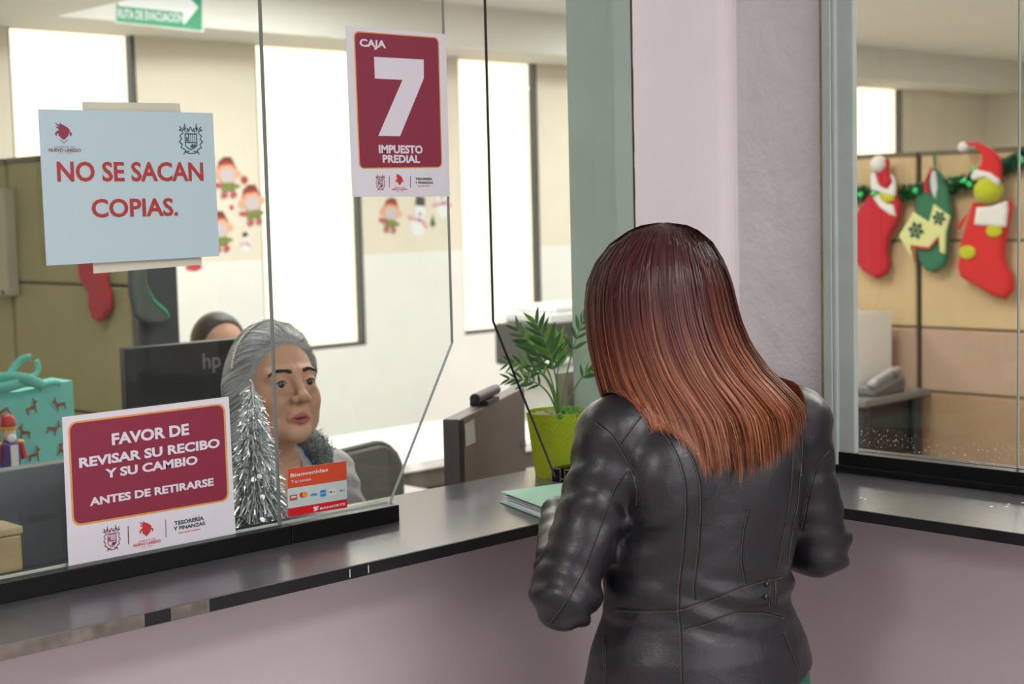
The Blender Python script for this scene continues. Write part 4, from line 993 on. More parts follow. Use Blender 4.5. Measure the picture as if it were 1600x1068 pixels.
pillow('patch', S([(318, 600), (400, 465), (486, 520), (513, 420), (606, 490), (582, 580), (577, 702), (546, 690), (540, 605), (490, 668), (385, 655), (412, 748), (372, 690)]), .008, .004, F_(-.022), mat('pale_patch', (.66, .66, .30), .85), t2)
for cx, cy, r in ((420, 568, 48), (548, 500, 40)):
    m = MB(); c_ = S([(cx, cy)])[0]; rr = r / 3.561 * 6.1 / FPX
    for i in range(6):
        a = i * math.pi / 3 + .2; d = np.array([math.cos(a), math.sin(a)]); n_ = np.array([-d[1], d[0]]); 
        for l0, l1, w in ((0, 1, .09), (.45, .75, .35), (.75, 1., .22)):
            p = [np.array(c_) + rr * (d * l0 + n_ * w), np.array(c_) + rr * (d * l1 + n_ * w * .6), np.array(c_) + rr * (d * l1 - n_ * w * .6), np.array(c_) + rr * (d * l0 - n_ * w)]
            m.prism([(XS - .031, x, z) for x, z in p], (-.002, 0, 0))
    m.build('snowflake', mat('snow_green', (.05, .13, .09), .8), t2)
pillow('red_trim', S([(385, 650), (490, 662), (540, 600), (546, 612), (492, 676), (395, 664), (418, 745), (410, 748)]), .004, .0025, F_(-.028), M_redf, t2)
pillow('grey_trim', S([(500, 240), (520, 235), (535, 330), (522, 402), (500, 360), (490, 290)]), .008, .004, F_(-.02), mat('grey_felt', (.55, .56, .60), .9), t2)
pillow('red_trim', S([(455, 305), (495, 215), (505, 240), (475, 300), (490, 350), (478, 372), (458, 345)]), .008, .004, F_(-.02), M_redf, t2)
MB().tube([onX(*Z(502, 215), XS), onX(*Z(498, 135), XS + .01)], .006, 6).build('hanging_loop', M_greenf, t2)
t3 = stock((890, 950), 'bright red stocking with white cuff, lime plush ball and floppy santa hat')
pillow('stocking_body', S([(715, 410), (800, 425), (930, 402), (935, 445), (900, 600), (890, 720), (935, 830), (942, 900), (900, 952), (830, 935), (740, 880), (650, 830), (633, 770), (650, 640), (688, 500)]), .024, .006, F_(0), M_redf2, t3)
pillow('cuff', S([(752, 440), (840, 430), (922, 402), (927, 450), (915, 552), (830, 545), (738, 540)]), .012, .005, F_(-.024), M_whitef, t3)
q = onX(*Z(800, 345), XS - .03); MB().ball(q, (.045, .058, .052), 20, 14).build('plush_ball', M_lime, t3, smooth=True)
pillow('hat', S([(738, 262), (785, 195), (788, 150), (745, 100), (690, 92), (688, 78), (755, 74), (830, 110), (878, 152), (897, 205), (897, 300), (800, 245)]), .018, .006, F_(-.03), M_redf2, t3)
pillow('fur_trim', S([(733, 268), (762, 228), (850, 248), (900, 290), (890, 325), (820, 275), (748, 295)]), .016, .006, F_(-.045), M_whitef, t3)
q = onX(*Z(662, 105), XS - .03); MB().ball(q, (.02, .024, .02), 12, 8).build('pompom', M_whitef, t3, smooth=True)
for cx, cy, rx, ry in ((850, 572, 46, 36), (702, 690, 48, 40)): pillow('lime_patch', S(ell(cx, cy, rx, ry)), .008, .005, F_(-.026), M_lime, t3)
pillow('hat_cord', S([(690, 480), (697, 485), (660, 560), (640, 565), (650, 530)]), .005, .003, F_(-.02), M_redf2, t3)
# green tinsel garland draped along the top
ga = thing('tinsel_garland', tuple(onX(1440, 300, XS)), 'green tinsel garland draped along the top of the tan partition', 'garland')
gp = curve_pts([onX(x, y, XS + .012) for x, y in ((1300, 300), (1340, 303), (1400, 303), (1440, 298), (1490, 290), (1530, 280), (1575, 258), (1610, 240))], 60)
MB().tube(gp, .006, 6).build('cord', M_greenf, ga, smooth=True)
n_ = 2600; ii = RNG.integers(0, 59, n_); pp = gp[ii] + (gp[ii + 1] - gp[ii]) * RNG.random(n_)[:, None]; dd = RNG.normal(0, 1, (n_, 3)); dd[:, 0] = -np.abs(dd[:, 0]) * .7; dd /= np.linalg.norm(dd, axis=1)[:, None]
P_ = np.stack([pp, pp + dd * .018, pp + dd * .038], 1) - np.array(ga['_base']); W_ = np.cross(dd, RNG.normal(0, 1, (n_, 3))); W_ /= np.linalg.norm(W_, axis=1)[:, None]
V_, Q_ = ribbons(P_, np.repeat(W_[:, None], 3, 1), np.full((n_, 1), .004)); o = np_mesh('tinsel', V_, Q_, mat('green_foil', (.015, .24, .07), .2, metal=.9), ga, smooth=False); o['kind'] = 'stuff'
for x, y in ((1345, 304), (1366, 302), (1431, 298), (1508, 282), (1516, 288), (1523, 266), (1596, 250)):
    q = onX(x, y, XS - .03); MB().ball(q, .014, 12, 8).build('bead', mat('green_bead', (.05, .62, .20), .12, metal=.6), ga, smooth=True)
# desk, binders, phone
YD = 3.18
dk = thing('office_desk', (5.1, 3.75, 0), 'dark office desk against the tan partition carrying white binders', 'desk')
MB().box(4.92, 5.385, YD, 4.3, .845, .872).build('desk_top', mat('desk_dark_top', (.19, .18, .18), .45), dk, bevel=.004)
MB().box(4.97, 5.37, YD + .05, 4.25, .62, .845).build('apron', mat('desk_dark', (.03, .028, .03), .5), dk)
for x in (4.95, 5.33):
    for y in (YD + .03, 4.22): MB().tube([(x, y, .845), (x, y - .0, 0)], [.022, .014], 8).build('leg', mat('desk_dark', (.03, .028, .03)), dk)
for i in range(5):
    y = 3.352 + .072 * i; hgt = (.312, .306, .312, .308, .30)[i]
    bn = thing('ring_binder', (5.2, y, .8725), ('white ring binder standing at the end of the row beside the desk phone', 'white ring binder second in the row from the desk phone', 'white ring binder in the middle of the row on the dark desk', 'white ring binder fourth from the desk phone', 'white ring binder at the far end of the row from the desk phone')[i], 'binder', 'white binders on the dark desk')
    Mb = mat('binder_white', (.86, .85, .84), .4); x0_, x1_ = 5.06, 5.33
    MB().box(x0_, x0_ + .004, y - .033, y + .033, .8725, .8725 + hgt).build('spine', Mb, bn, bevel=.001)
    for s in (-1, 1): MB().box(x0_ + .004, x1_, y + s * .031 - .002, y + s * .031 + .002, .8725, .8725 + hgt).build('cover', Mb, bn)
    MB().box(x0_ + .02, x1_ - .01, y - .026, y + .024, .8735, .8725 + hgt - .015).build('pages', mat('binder_pages', (.72, .68, .70), .8), bn)
    MB().tube([(x0_ - .001, y, .95), (x0_ + .002, y, .95)], .011, 12).build('finger_hole', M_plblack, bn)
ph = thing('desk_phone', (5.15, 3.24, .8725), 'dark grey desk telephone beside the white binders', 'telephone')
MB().prism([(5.02, 3.20, .8727), (5.24, 3.20, .8727), (5.24, 3.20, .935), (5.02, 3.20, .893)], (0, .11, 0)).build('body', mat('phone_grey', (.10, .10, .105), .4), ph, bevel=.006)
MB().tube([(5.03, 3.225, .915), (5.07, 3.225, .935), (5.18, 3.225, .962), (5.23, 3.225, .958)], [.017, .012, .012, .017], 10).build('handset', mat('phone_silver', (.45, .45, .46), .35), ph, smooth=True)
m = MB()
for i in range(3):
    for j in range(4): x = 5.06 + .035 * j; z = .8995 + .007 * j; m.box(x, x + .018, 3.252 + .016 * i, 3.262 + .016 * i, z, z + .007)
m.build('keypad', mat('phone_keys', (.5, .5, .5), .5), ph)

# ================================================================== PEOPLE
def rotm(yaw, pitch, roll=0.):
    cy, sy, cp, sp = math.cos(yaw), math.sin(yaw), math.cos(pitch), math.sin(pitch); cr, sr = math.cos(roll), math.sin(roll)
    Rz = np.array([[cy, -sy, 0], [sy, cy, 0], [0, 0, 1]]); Rx = np.array([[1, 0, 0], [0, cp, -sp], [0, sp, cp]]); Ry = np.array([[cr, 0, sr], [0, 1, 0], [-sr, 0, cr]])
    return (Rz @ Rx @ Ry).astype(np.float32)
EYE_C = (.0315, .0715, .004)
def head_sdf(P, elder=1.0, detail=True):
    """head in its own frame: x to its right, y forward, z up, centre between the ears; chin at z = -.113"""
    A = P.copy(); A[:, 0] = np.abs(A[:, 0])
    d = sd_ell(P, (0, -.014, .034), (.0735, .091, .084))
    d = smin(d, sd_ell(P, (0, .024, -.030), (.0615, .060, .080)), .035)
    d = smin(d, sd_ell(P, (0, .063, -.094), (.025, .021, .018)), .028)                      # chin
    d = smin(d, sd_ell(A, (.036, .051, -.030), (.026, .026, .028)), .022)                    # cheek
    d = smin(d, sd_ell(A, (.043, .022, -.070), (.022, .032, .026)), .025)                    # jowl
    d = smin(d, sd_cap(A, (.006, .081, .026), (.044, .066, .024), .0085, .007), .018)        # brow
    d = smax(d, -sd_ell(A, (.0315, .098, .003), (.020, .018, .013)), .014)                   # socket
    if detail:
        lid = sd_ell(A, EYE_C, (.0150, .0148, .0136))
        d = smin(d, lid, .006)
        d = smax(d, -sd_ell(A, (.0318, .088, .0032), (.0136, .014, .0072)), .0018)
        d = smin(d, sd_cap(A, (.020, .0845, -.0125), (.043, .074, -.010), .0035, .003), .010)  # bag under the eye
    d = smin(d, sd_cap(P, (0, .084, .016), (0, .103, -.020), .0070, .0088), .014)            # nose bridge
    d = smin(d, sd_ell(P, (0, .107, -.0255), (.0112, .0105, .0098)), .008)
    d = smin(d, sd_ell(A, (.0135, .0945, -.0290), (.0078, .0105, .0078)), .006)
    if detail:
        d = smax(d, -sd_ell(A, (.0062, .1025, -.0365), (.0036, .0052, .0034)), .003)
        d = smin(d, sd_ell(P, (0, .080, -.054), (.018, .009, .014)), .014)
        d = smin(d, sd_cap(A, (0, .0875, -.0600), (.0225, .0785, -.0645), .0036, .0016), .006)  # upper lip
        d = smin(d, sd_cap(A, (0, .0862, -.0718), (.0205, .0780, -.0680), .0046, .0018), .007)  # lower lip
        d = smax(d, -sd_ell(P, (0, .094, -.0662), (.0225, .014, .0024)), .0018)
        d = smax(d, -sd_cap(A, (.020, .086, -.034), (.036, .074, -.062), .0016), .010)           # smile line
    ear = sd_ell(A, (.074, -.008, -.004), (.008, .019, .030)); d = smin(d, ear, .008)
    return d
def skin_colors(L, base, lip, blush=(.55, .22, .18), brow=None):
    """per-vertex colour from head-frame positions"""
    n = len(L); C_ = np.tile(np.array(base), (n, 1)); A = np.abs(L[:, 0])
    def mixc(w, c): C_[:] = C_ * (1 - w[:, None]) + np.array(c) * w[:, None]
    mixc(.45 * np.exp(-(((A - .042) / .018) ** 2 + ((L[:, 2] + .028) / .02) ** 2 + ((L[:, 1] - .06) / .03) ** 2)), blush)
    mixc(.35 * np.exp(-((A / .012) ** 2 + ((L[:, 2] + .028) / .012) ** 2 + ((L[:, 1] - .11) / .02) ** 2)), blush)
    mixc(.40 * np.exp(-(((A - .032) / .016) ** 2 + ((L[:, 2] + .010) / .008) ** 2)) * (L[:, 1] > .05), (.33, .19, .13))
    w = np.clip(1.3 - (((A / .0225) ** 2) + ((L[:, 2] + .0662) / (.0125 - .006 * np.clip(A / .022, 0, 1))) ** 2), 0, 1) * (L[:, 1] > .070)
    mixc(np.clip(w * 2.2, 0, 1), lip)
    mixc(.5 * np.exp(-((A / .020) ** 2 + ((L[:, 2] + .0662) / .0013) ** 2)) * (L[:, 1] > .074), (.05, .01, .012))
    return C_
M_skin = mat('skin', (.6, .4, .3), .48, attr='Col', sss=.12, spec=.4)
M_eye = mat('eye', (.8, .8, .8), .12, attr='Col', spec=.6)
def add_eyes(parent, c, Rm, gaze=(0, 1, 0)):
    for sx in (-1, 1):
        ctr = Rm @ np.array([sx * EYE_C[0], EYE_C[1], EYE_C[2]]) + np.array(c)
        b = MB().ball((0, 0, 0), .0128, 28, 20); V = np.array(b.v)
        g = Rm @ (np.array(gaze) / np.linalg.norm(gaze)); dt = (V / .0128) @ g; ang = np.degrees(np.arccos(np.clip(dt, -1, 1)))
        C_ = np.where(ang[:, None] < 13, [[.004, .003, .003]], np.where(ang[:, None] < 29, [[.045, .024, .014]], [[.62, .57, .55]]))
        me = bpy.data.meshes.new('eye'); me.from_pydata([tuple(v + ctr) for v in V], [], b.f)
        a = me.color_attributes.new('Col', 'FLOAT_COLOR', 'POINT'); cc = np.ones((len(V), 4), np.float32); cc[:, :3] = C_; a.data.foreach_set('color', cc.ravel())
        obj('eye', me, M_eye, parent, True)
def brow_strands(parent, c, Rm, sdf_h, color, n=170, thick=.0030, inner=(.011, .0255), peak=(.036, .034), outer=(.050, .024)):
    for sx in (-1, 1):
        t = RNG.random(n); q = np.stack([(1 - t) ** 2 * inner[0] + 2 * t * (1 - t) * peak[0] * .92 + t * t * outer[0], np.full(n, .09), (1 - t) ** 2 * inner[1] + 2 * t * (1 - t) * (peak[1] + .002) + t * t * outer[1]], 1)
        q[:, 2] += RNG.uniform(-1, 1, n) * thick * (1.1 - .75 * t); q[:, 0] *= sx
        for _ in range(14): q[:, 1] -= sdf_h(q.astype(np.float32)) * .8
        dr = np.stack([sx * np.ones(n), -.35 * np.ones(n), .45 - 1.0 * t + RNG.normal(0, .2, n)], 1); dr /= np.linalg.norm(dr, axis=1)[:, None]
        P = np.stack([q + [0, .0006, 0], q + dr * .0035 + [0, .0012, 0], q + dr * .0068 + [0, .0004, 0]], 1)
        V, Q = ribbons(P, np.tile([0, 0, 1.], (n, 3, 1)), np.array([[.0010, .0009, .0003]]))
        np_mesh('eyebrow', V @ Rm.T + np.array(c), Q, mat('brow_' + str(color), color, .7), parent, smooth=False)
def finger(P, pts, r0, r1):
    d = None
    rs = np.linspace(r0, r1, len(pts))
    for i in range(len(pts) - 1):
        e = sd_cap(P, pts[i], pts[i + 1], rs[i], rs[i + 1]); d = e if d is None else smin(d, e, .003)
    return d
def hand_sdf(P, wrist, fwd, up, side, s=1.0, curl=.5, spread=.012):
    """hand from the wrist: fwd along the fingers, up = back of the hand, side = towards the thumb"""
    f, u, w = [np.array(v, float) / np.linalg.norm(v) for v in (fwd, up, side)]
    W = np.array(wrist, float); G = lambda a, b, c: W + s * (a * f + b * u + c * w)
    d = sd_cap(P, G(-.02, 0, 0), G(.02, 0, 0), .021 * s, .022 * s)
    for c, L in ((-.027, .076), (-.009, .083), (.009, .085), (.027, .080)): d = smin(d, sd_cap(P, G(.01, .0, c * .6), G(L * .98, .002, c), .0135 * s, .0105 * s), .012)
    for c, L, k in ((-.030, .056, .076), (-.010, .070, .083), (.010, .075, .085), (.029, .068, .080)):
        p0 = (k, .002, c); a = curl
        p1 = (p0[0] + L * .45 * math.cos(a * .5), p0[1] - L * .45 * math.sin(a * .5), c * 1.08); p2 = (p1[0] + L * .32 * math.cos(a * 1.3), p1[1] - L * .32 * math.sin(a * 1.3), c * 1.1); p3 = (p2[0] + L * .25 * math.cos(a * 1.9), p2[1] - L * .25 * math.sin(a * 1.9), c * 1.1)
        d = smin(d, finger(P, [G(*p0), G(*p1), G(*p2), G(*p3)], .0092 * s, .0068 * s), .004)
    th = [G(.012, -.006, .022), G(.045, -.014, .045), G(.070, -.018, .052), G(.092, -.020, .050)]
    return smin(d, finger(P, th, .0125 * s, .0075 * s), .008)

# ------------------------------------------------------------------ seated clerk
def seated(P, hc, Rm, elder, off=0., head=True, hands=True):
    A = P.copy(); A[:, 0] = np.abs(A[:, 0])
    d = loft(P, [(.44, .165, .12, 0, -.03), (.55, .168, .13, 0, -.03), (.70, .155, .125, 0, -.01), (.85, .160, .125, 0, .01), (.98, .172, .118, 0, .02), (1.06, .160, .098, 0, .025), (1.10, .115, .078, 0, .03), (1.13, .07, .06, 0, .035)])
    d = smin(d, sd_cap(A, (.10, .02, 1.085), (.178, .0, 1.062), .052, .056), .045)
    d = smin(d, sd_cap(A, (.180, .0, 1.06), (.235, .07, .86), .054, .045), .03)
    d = smin(d, sd_cap(A, (.235, .07, .86), (.125, .235, .775), .044, .030), .02)
    if hands: d = smin(d, hand_sdf(A, (.120, .243, .772), (-.35, 1, -.10), (.0, .1, 1), (-1, -.35, 0), .88, .35), .012)
    d = smin(d, sd_cap(A, (.09, -.03, .53), (.10, .34, .53), .085, .062), .05)
    d = smin(d, sd_cap(A, (.10, .34, .53), (.10, .32, .09), .058, .038), .02)
    d = smin(d, sd_ell(A, (.10, .37, .045), (.038, .11, .04)), .03)
    if off: d = d - off
    if head:
        neck = sd_cap(P, (0, .025, 1.06), np.array(hc) + Rm @ np.array([0, -.018, -.06]), .056, .050); d = smin(d, neck, .035)
        near = ((P - V3(*hc)) ** 2).sum(-1) < .19 ** 2
        if near.any():
            L = (P[near] - V3(*hc)) @ Rm; dn = d[near]; d[near] = smin(dn, head_sdf(L, elder), .02)
    return d
def make_seated(loc, rz, hc, yaw, pitch, label, base, lip, fine, roll=0.):
    Rm = rotm(yaw, pitch, roll)
    xs = axis_pts((-.36, -.11, .007), (-.11, .11, fine), (.11, .37, .007)); ys = axis_pts((-.20, hc[1] - .115, .007), (hc[1] - .115, hc[1] + .13, fine), (hc[1] + .13, .52, .007))
    zs = axis_pts((-.02, hc[2] - .18, .008), (hc[2] - .18, hc[2] + .14, fine))
    V, Q = nets(lambda P: seated(P, hc, Rm, 1.), xs, ys, zs, thr=.045)
    L = (V - np.array(hc)) @ Rm
    o = np_mesh('person', V, Q, M_skin, None, True, skin_colors(L, base, lip)); o.location = loc; o.rotation_euler = (0, 0, rz); tag(o, label, 'person')
    add_eyes(o, hc, Rm, (.12, 1, -.12))
    return o, Rm
def flow_hair(parent, sdf, V, N, n, steps, step, flow, color_fn, m, width, lift=.0012, jit=.0012, name='hair_strands', mask=None):
    """strands combed along a flow field over a hair surface"""
    idx = np.arange(len(V)) if mask is None else np.where(mask(V))[0]
    k = RNG.choice(idx, n); p = V[k] + RNG.normal(0, .002, (n, 3)); e = 1e-3
    lf = lift * RNG.uniform(.2, 1.6, n); out = []; nr = []
    for s in range(steps):
        g = np.stack([sdf((p + e * np.eye(3)[a]).astype(np.float32)) - sdf((p - e * np.eye(3)[a]).astype(np.float32)) for a in range(3)], 1); g /= np.linalg.norm(g, axis=1)[:, None] + 1e-9
        p = p - (sdf(p.astype(np.float32)) - lf)[:, None] * g
        out.append(p.copy()); nr.append(g)
        f = flow(p) + RNG.normal(0, .06, (n, 3)); f -= (f * g).sum(1)[:, None] * g; f /= np.linalg.norm(f, axis=1)[:, None] + 1e-9
        p = p + f * step
    P = np.stack(out, 1); G = np.stack(nr, 1); T = np.gradient(P, axis=1); W = np.cross(T, G); W /= np.linalg.norm(W, axis=2)[..., None] + 1e-9
    tp = np.linspace(0, 1, steps); w = width * RNG.uniform(.6, 1.4, (n, 1)) * np.clip(np.minimum(tp * 6 + .3, (1 - tp) * 3 + .15), 0, 1)[None]
    V2, Q2 = ribbons(P, W, w); col = np.repeat(color_fn(P, RNG.random(n)).reshape(-1, 3), 2, 0)
    return np_mesh(name, V2, Q2, m, parent, True, col)
M_hair = mat('hair', (.3, .3, .3), .42, attr='Col', spec=.45)

HC = (.0, .10, 1.279)
clerk, RmC = make_seated((1.757, 2.60, 0), math.pi, HC, -.13, .15, 'seated grey-haired clerk with a pearl headband, denim vest and pale sweater, looking out over the counter', (.72, .425, .29), (.52, .17, .17), .0021)
clerk['label'] = 'grey-haired clerk with pearl headband and pale sweater seated behind the glass'
brow_strands(clerk, HC, RmC, lambda q: head_sdf(q), (.035, .026, .022), 210, .0034)
def lash():
    m = MB()
    for sx in (-1, 1):
        pts = [];
        for t in np.linspace(-1, 1, 9): pts.append(RmC @ np.array([sx * (.0318 + .0128 * t), .0855 - .007 * t * t - .0035 * (t > .5) * (t - .5), .0034 + .0072 * (1 - t * t)]) + np.array(HC))
        m.tube(pts, [.0003, .0007, .0009, .001, .001, .001, .001, .0009, .0004], 6)
    return m
for sx in (0,): tag(lash().build('eyelashes', mat('lash', (.01, .008, .008), .6), clerk, smooth=True, local=True), kind='stuff')
# hair: combed back from the brow, falling behind the shoulders
def hairC(P):
    L = (P - V3(*HC)) @ RmC; A = L.copy(); A[:, 0] = np.abs(A[:, 0])
    d = sd_ell(L, (0, -.016, .036), (.0830, .099, .0945))
    d = smin(d, sd_cap(L, (.006, -.055, .0), (.012, -.075, -.13), .066, .050), .04)
    d = smin(d, sd_cap(L, (.064, -.030, .01), (.074, -.045, -.13), .024, .026), .03)
    line = .006 + (L[:, 2] + .05) * .40 - np.where(A[:, 0] > .04, (A[:, 0] - .04) * .25, 0)
    d = d - .0022 * np.sin(L[:, 0] * 95 + 1.5 * np.sin(L[:, 1] * 40) + L[:, 2] * 50) * np.clip((.06 - L[:, 1]) / .03, 0, 1) - .002
    return smax(d, (L[:, 1] - line) * .88, .012)
Vh, Qh = nets(hairC, axis_pts((-.13, .13, .0032)), axis_pts((-.10, .22, .0032)), axis_pts((1.08, 1.42, .0032)), thr=.03)
gray = lambda k: np.array([.56, .57, .58])[None] * (0.62 + .75 * k)[:, None]
hs = np_mesh('hair', Vh, Qh, M_hair, clerk, True, gray(np.clip(.12 + RNG.random(len(Vh)) * .25, 0, 1)))
def flowC(p):
    L = (p - np.array(HC)) @ RmC; w = np.clip((-L[:, 1] - .02) / .06, 0, 1)[:, None]; ax = np.clip((np.abs(L[:, 0]) - .03) / .05, 0, 1)[:, None]
    f = (1 - w) * (np.array([[0, -1., .15]]) + ax * np.array([[0, -.25, -.55]])) + w * np.array([[0, -.1, -1.]])
    f[:, 0] += np.sign(L[:, 0] + .02) * .25 * (1 - w[:, 0]); return f @ RmC.T
flow_hair(hs, hairC, Vh, None, 8000, 11, .010, flowC, lambda P, r: np.repeat(gray(np.clip(r * 1.5 - .45, -.45, 1.1))[:, None], P.shape[1], 1), M_hair, .0010, lift=.0022)
pe = MB()
for t in np.linspace(-1.52, 1.45, 50):
    L = np.array([.084 * math.sin(t), .006 - .018 * abs(math.sin(t)), .036 + .098 * math.cos(t)])
    q = (RmC @ L + np.array(HC)).astype(np.float32)[None]
    for _ in range(4):
        g = np.array([hairC(q + V3(*(1e-3 * np.eye(3)[a])))[0] - hairC(q - V3(*(1e-3 * np.eye(3)[a])))[0] for a in range(3)]); g /= np.linalg.norm(g) + 1e-9; q = q - ((hairC(q)[0] - .0052) * g).astype(np.float32)
    pe.ball(q[0], .0030, 8, 6)
tag(pe.build('headband', mat('pearl', (.85, .83, .80), .2, coat=.5), clerk, smooth=True, local=True), 'string of white pearls worn as a headband', kind='stuff')
for sx in (-1, 1):
    q = RmC @ np.array([sx * .083, -.006, -.038]) + np.array(HC); MB().ball(q, .004, 10, 8).build('earring', mat('pearl', (.85, .83, .8)), clerk, smooth=True, local=True)
# clothes
def sweater(P):
    d = seated(P, HC, RmC, 1., .010, head=False, hands=False)
    d = np.maximum(d, .50 - P[:, 2]) ; 
    cut = sd_ell(P, (0, .115, 1.12), (.062, .10, .125)); d = smax(d, -cut, .012)
    d = smax(d, -sd_cap(P, (0, .03, 1.10), (0, .04, 1.2), .064), .012)
    A = P.copy(); A[:, 0] = np.abs(A[:, 0])
    wr = ((A - V3(.128, .23, .777)) @ (V3(-.11, .165, -.085) / np.linalg.norm([-.11, .165, -.085]))); d = np.where((A[:, 1] > .13) & (A[:, 2] < .86) & (A[:, 2] > .70), smax(d, wr, .004), d)
    legs = (P[:, 2] < .64) & (P[:, 1] > .12); d = np.where(legs, np.maximum(d, .03), d)
    d -= .0022 * np.sin(P[:, 2] * 150 + 6 * np.sin(P[:, 0] * 14)) * np.clip((np.abs(P[:, 0]) - .15) / .05, 0, 1)
    return d
gx = axis_pts((-.36, .37, .0055))
V, Q = nets(sweater, gx, axis_pts((-.22, .34, .0055)), axis_pts((.48, 1.17, .0055)), thr=.04)
np_mesh('sweater', V, Q, mat('sweater_knit', (.52, .51, .52), .95, sheen=.4, bump=.5, bscale=260, var=.08, vscale=120), clerk)
def vest(P):
    d = seated(P, HC, RmC, 1., .017, head=False, hands=False); d = np.maximum(d, .54 - P[:, 2]); d = np.maximum(d, np.abs(P[:, 0]) - .155)
    d = smax(d, -sd_ell(P, (0, .12, 1.13), (.085, .11, .17)), .010); d = np.maximum(d, -(d + .009)); d = np.maximum(d, np.where((P[:, 1] > .14) & (P[:, 2] < .7), .03, -1))
    d = smax(d, -sd_cap(P, (0, .03, 1.09), (0, .04, 1.2), .078), .010)
    return d
V, Q = nets(vest, gx, axis_pts((-.22, .22, .0055)), axis_pts((.52, 1.17, .0055)), thr=.04)
ve = np_mesh('denim_vest', V, Q, mat('denim', (.055, .135, .30), .85, bump=.4, bscale=300, var=.25, vscale=90), clerk); ve['label'] = 'blue denim vest'
# fuzzy grey collar of the vest
cpth = [(.058, .06, 1.130), (.085, .035, 1.118), (.078, -.02, 1.135), (.045, -.06, 1.145), (0, -.072, 1.150), (-.045, -.06, 1.145), (-.080, -.02, 1.135), (-.092, .03, 1.118), (-.100, .075, 1.085), (-.093, .11, 1.045)]
cpth = [(.100, .070, 1.092)] + cpth[1:-2] + [(-.100, .070, 1.092)]
cp_ = curve_pts(cpth, 40); cp_ = np.array([np.array(cpth)[0]] * 0 + [tuple(np.array([np.interp(t, np.linspace(0, 1, len(cpth)), np.array(cpth)[:, k]) for k in range(3)])) for t in np.linspace(0, 1, 40)])
cp_ = cp_.astype(np.float32); sdv = lambda P: seated(P, HC, RmC, 1., .017, head=False, hands=False)
for _ in range(6):
    g = np.stack([sdv(cp_ + V3(*(2e-3 * np.eye(3)[a]))) - sdv(cp_ - V3(*(2e-3 * np.eye(3)[a]))) for a in range(3)], 1); g /= np.linalg.norm(g, axis=1)[:, None] + 1e-9; cp_ = cp_ - ((sdv(cp_) - .012)[:, None] * g).astype(np.float32)
for _ in range(3): cp_[1:-1] = (cp_[:-2] + 2 * cp_[1:-1] + cp_[2:]) / 4
co = MB().tube(cp_, [.012] + [.024] * 38 + [.012], 10).build('collar', mat('collar_fleece', (.26, .31, .31), .95, bump=1., bscale=150, var=.4, vscale=160), clerk, smooth=True, local=True)
n_ = 4200; ii = RNG.integers(1, 38, n_); cc = cp_[ii] + (cp_[ii + 1] - cp_[ii]) * RNG.random(n_)[:, None]; dd = RNG.normal(0, 1, (n_, 3)); tt = cp_[ii + 1] - cp_[ii]; tt /= np.linalg.norm(tt, axis=1)[:, None]; dd -= (dd * tt).sum(1)[:, None] * tt; dd /= np.linalg.norm(dd, axis=1)[:, None]
P_ = np.stack([cc + dd * .022, cc + dd * .0265 + RNG.normal(0, .002, (n_, 3)), cc + dd * .029 + RNG.normal(0, .0045, (n_, 3))], 1); W_ = np.cross(dd, RNG.normal(0, 1, (n_, 3))); W_ /= np.linalg.norm(W_, axis=1)[:, None]
V_, Q_ = ribbons(P_, np.repeat(W_[:, None], 3, 1), np.full((n_, 1), .0014)); kk = RNG.uniform(.4, 1.5, n_)
np_mesh('fleece', V_, Q_, M_hair, co, False, np.repeat((np.array([[.25, .30, .30]]) * kk[:, None])[:, None], 6, 1).reshape(-1, 3))['kind'] = 'stuff'
# lanyard ring and badge clip on the vest, necklace
bv = Matrix.Identity(4)
bvh = BVHTree.FromPolygons([tuple(v) for v in V], [tuple(q) for q in Q])
def local_ray(o, px_, py_):
    mi = Matrix.LocRotScale(o.location, o.rotation_euler, None).inverted(); a = mi @ Vector(EYE); b_ = mi @ Vector(EYE + ray(px_, py_)); return a, (b_ - a).normalized()
h = bvh.ray_cast(*local_ray(clerk, 498, 712)); hp = np.array(h[0]) if h[0] else np.array([-.09, .14, 1.05])
m = MB(); ring = [hp + np.array([.011 * math.cos(t), .006, .011 * math.sin(t)]) for t in np.linspace(0, 2 * math.pi, 20)]
m.tube(ring, .0012, 6, cap=False).build('badge_ring', M_alu, clerk, smooth=True, local=True)
MB().box(hp[0] - .011, hp[0] + .011, hp[1] + .003, hp[1] + .008, hp[2] - .030, hp[2] - .011).build('badge_clip', mat('clip_pale', (.5, .53, .52)), clerk, local=True, bevel=.002)
nk = [(.056 * math.sin(t), .052 + .055 * math.cos(t) if abs(t) < 1.2 else .072, 1.135 - .062 * math.cos(t * .5) ** 6) for t in np.linspace(-1.5, 1.5, 30)]
nk = np.array(nk, np.float32); sdn = lambda P: seated(P, HC, RmC, 1.)
for _ in range(5):
    g = np.stack([sdn(nk + V3(*(1e-3 * np.eye(3)[a]))) - sdn(nk - V3(*(1e-3 * np.eye(3)[a]))) for a in range(3)], 1); g /= np.linalg.norm(g, axis=1)[:, None] + 1e-9; nk = nk - ((sdn(nk) - .001)[:, None] * g).astype(np.float32)
MB().tube(nk, .0009, 6).build('necklace', mat('necklace_bead', (.35, .30, .26), .3, metal=.5), clerk, smooth=True, local=True)
def pants(P):
    d = seated(P, HC, RmC, 1., .008, head=False, hands=False); d = np.where((P[:, 2] > .66), np.maximum(d, P[:, 2] - .66), d); return np.maximum(d, .075 - P[:, 2])
V, Q = nets(pants, gx, axis_pts((-.22, .52, .007)), axis_pts((.05, .70, .007)), thr=.04)
np_mesh('trousers', V, Q, mat('trousers_navy', (.03, .035, .06), .9), clerk)

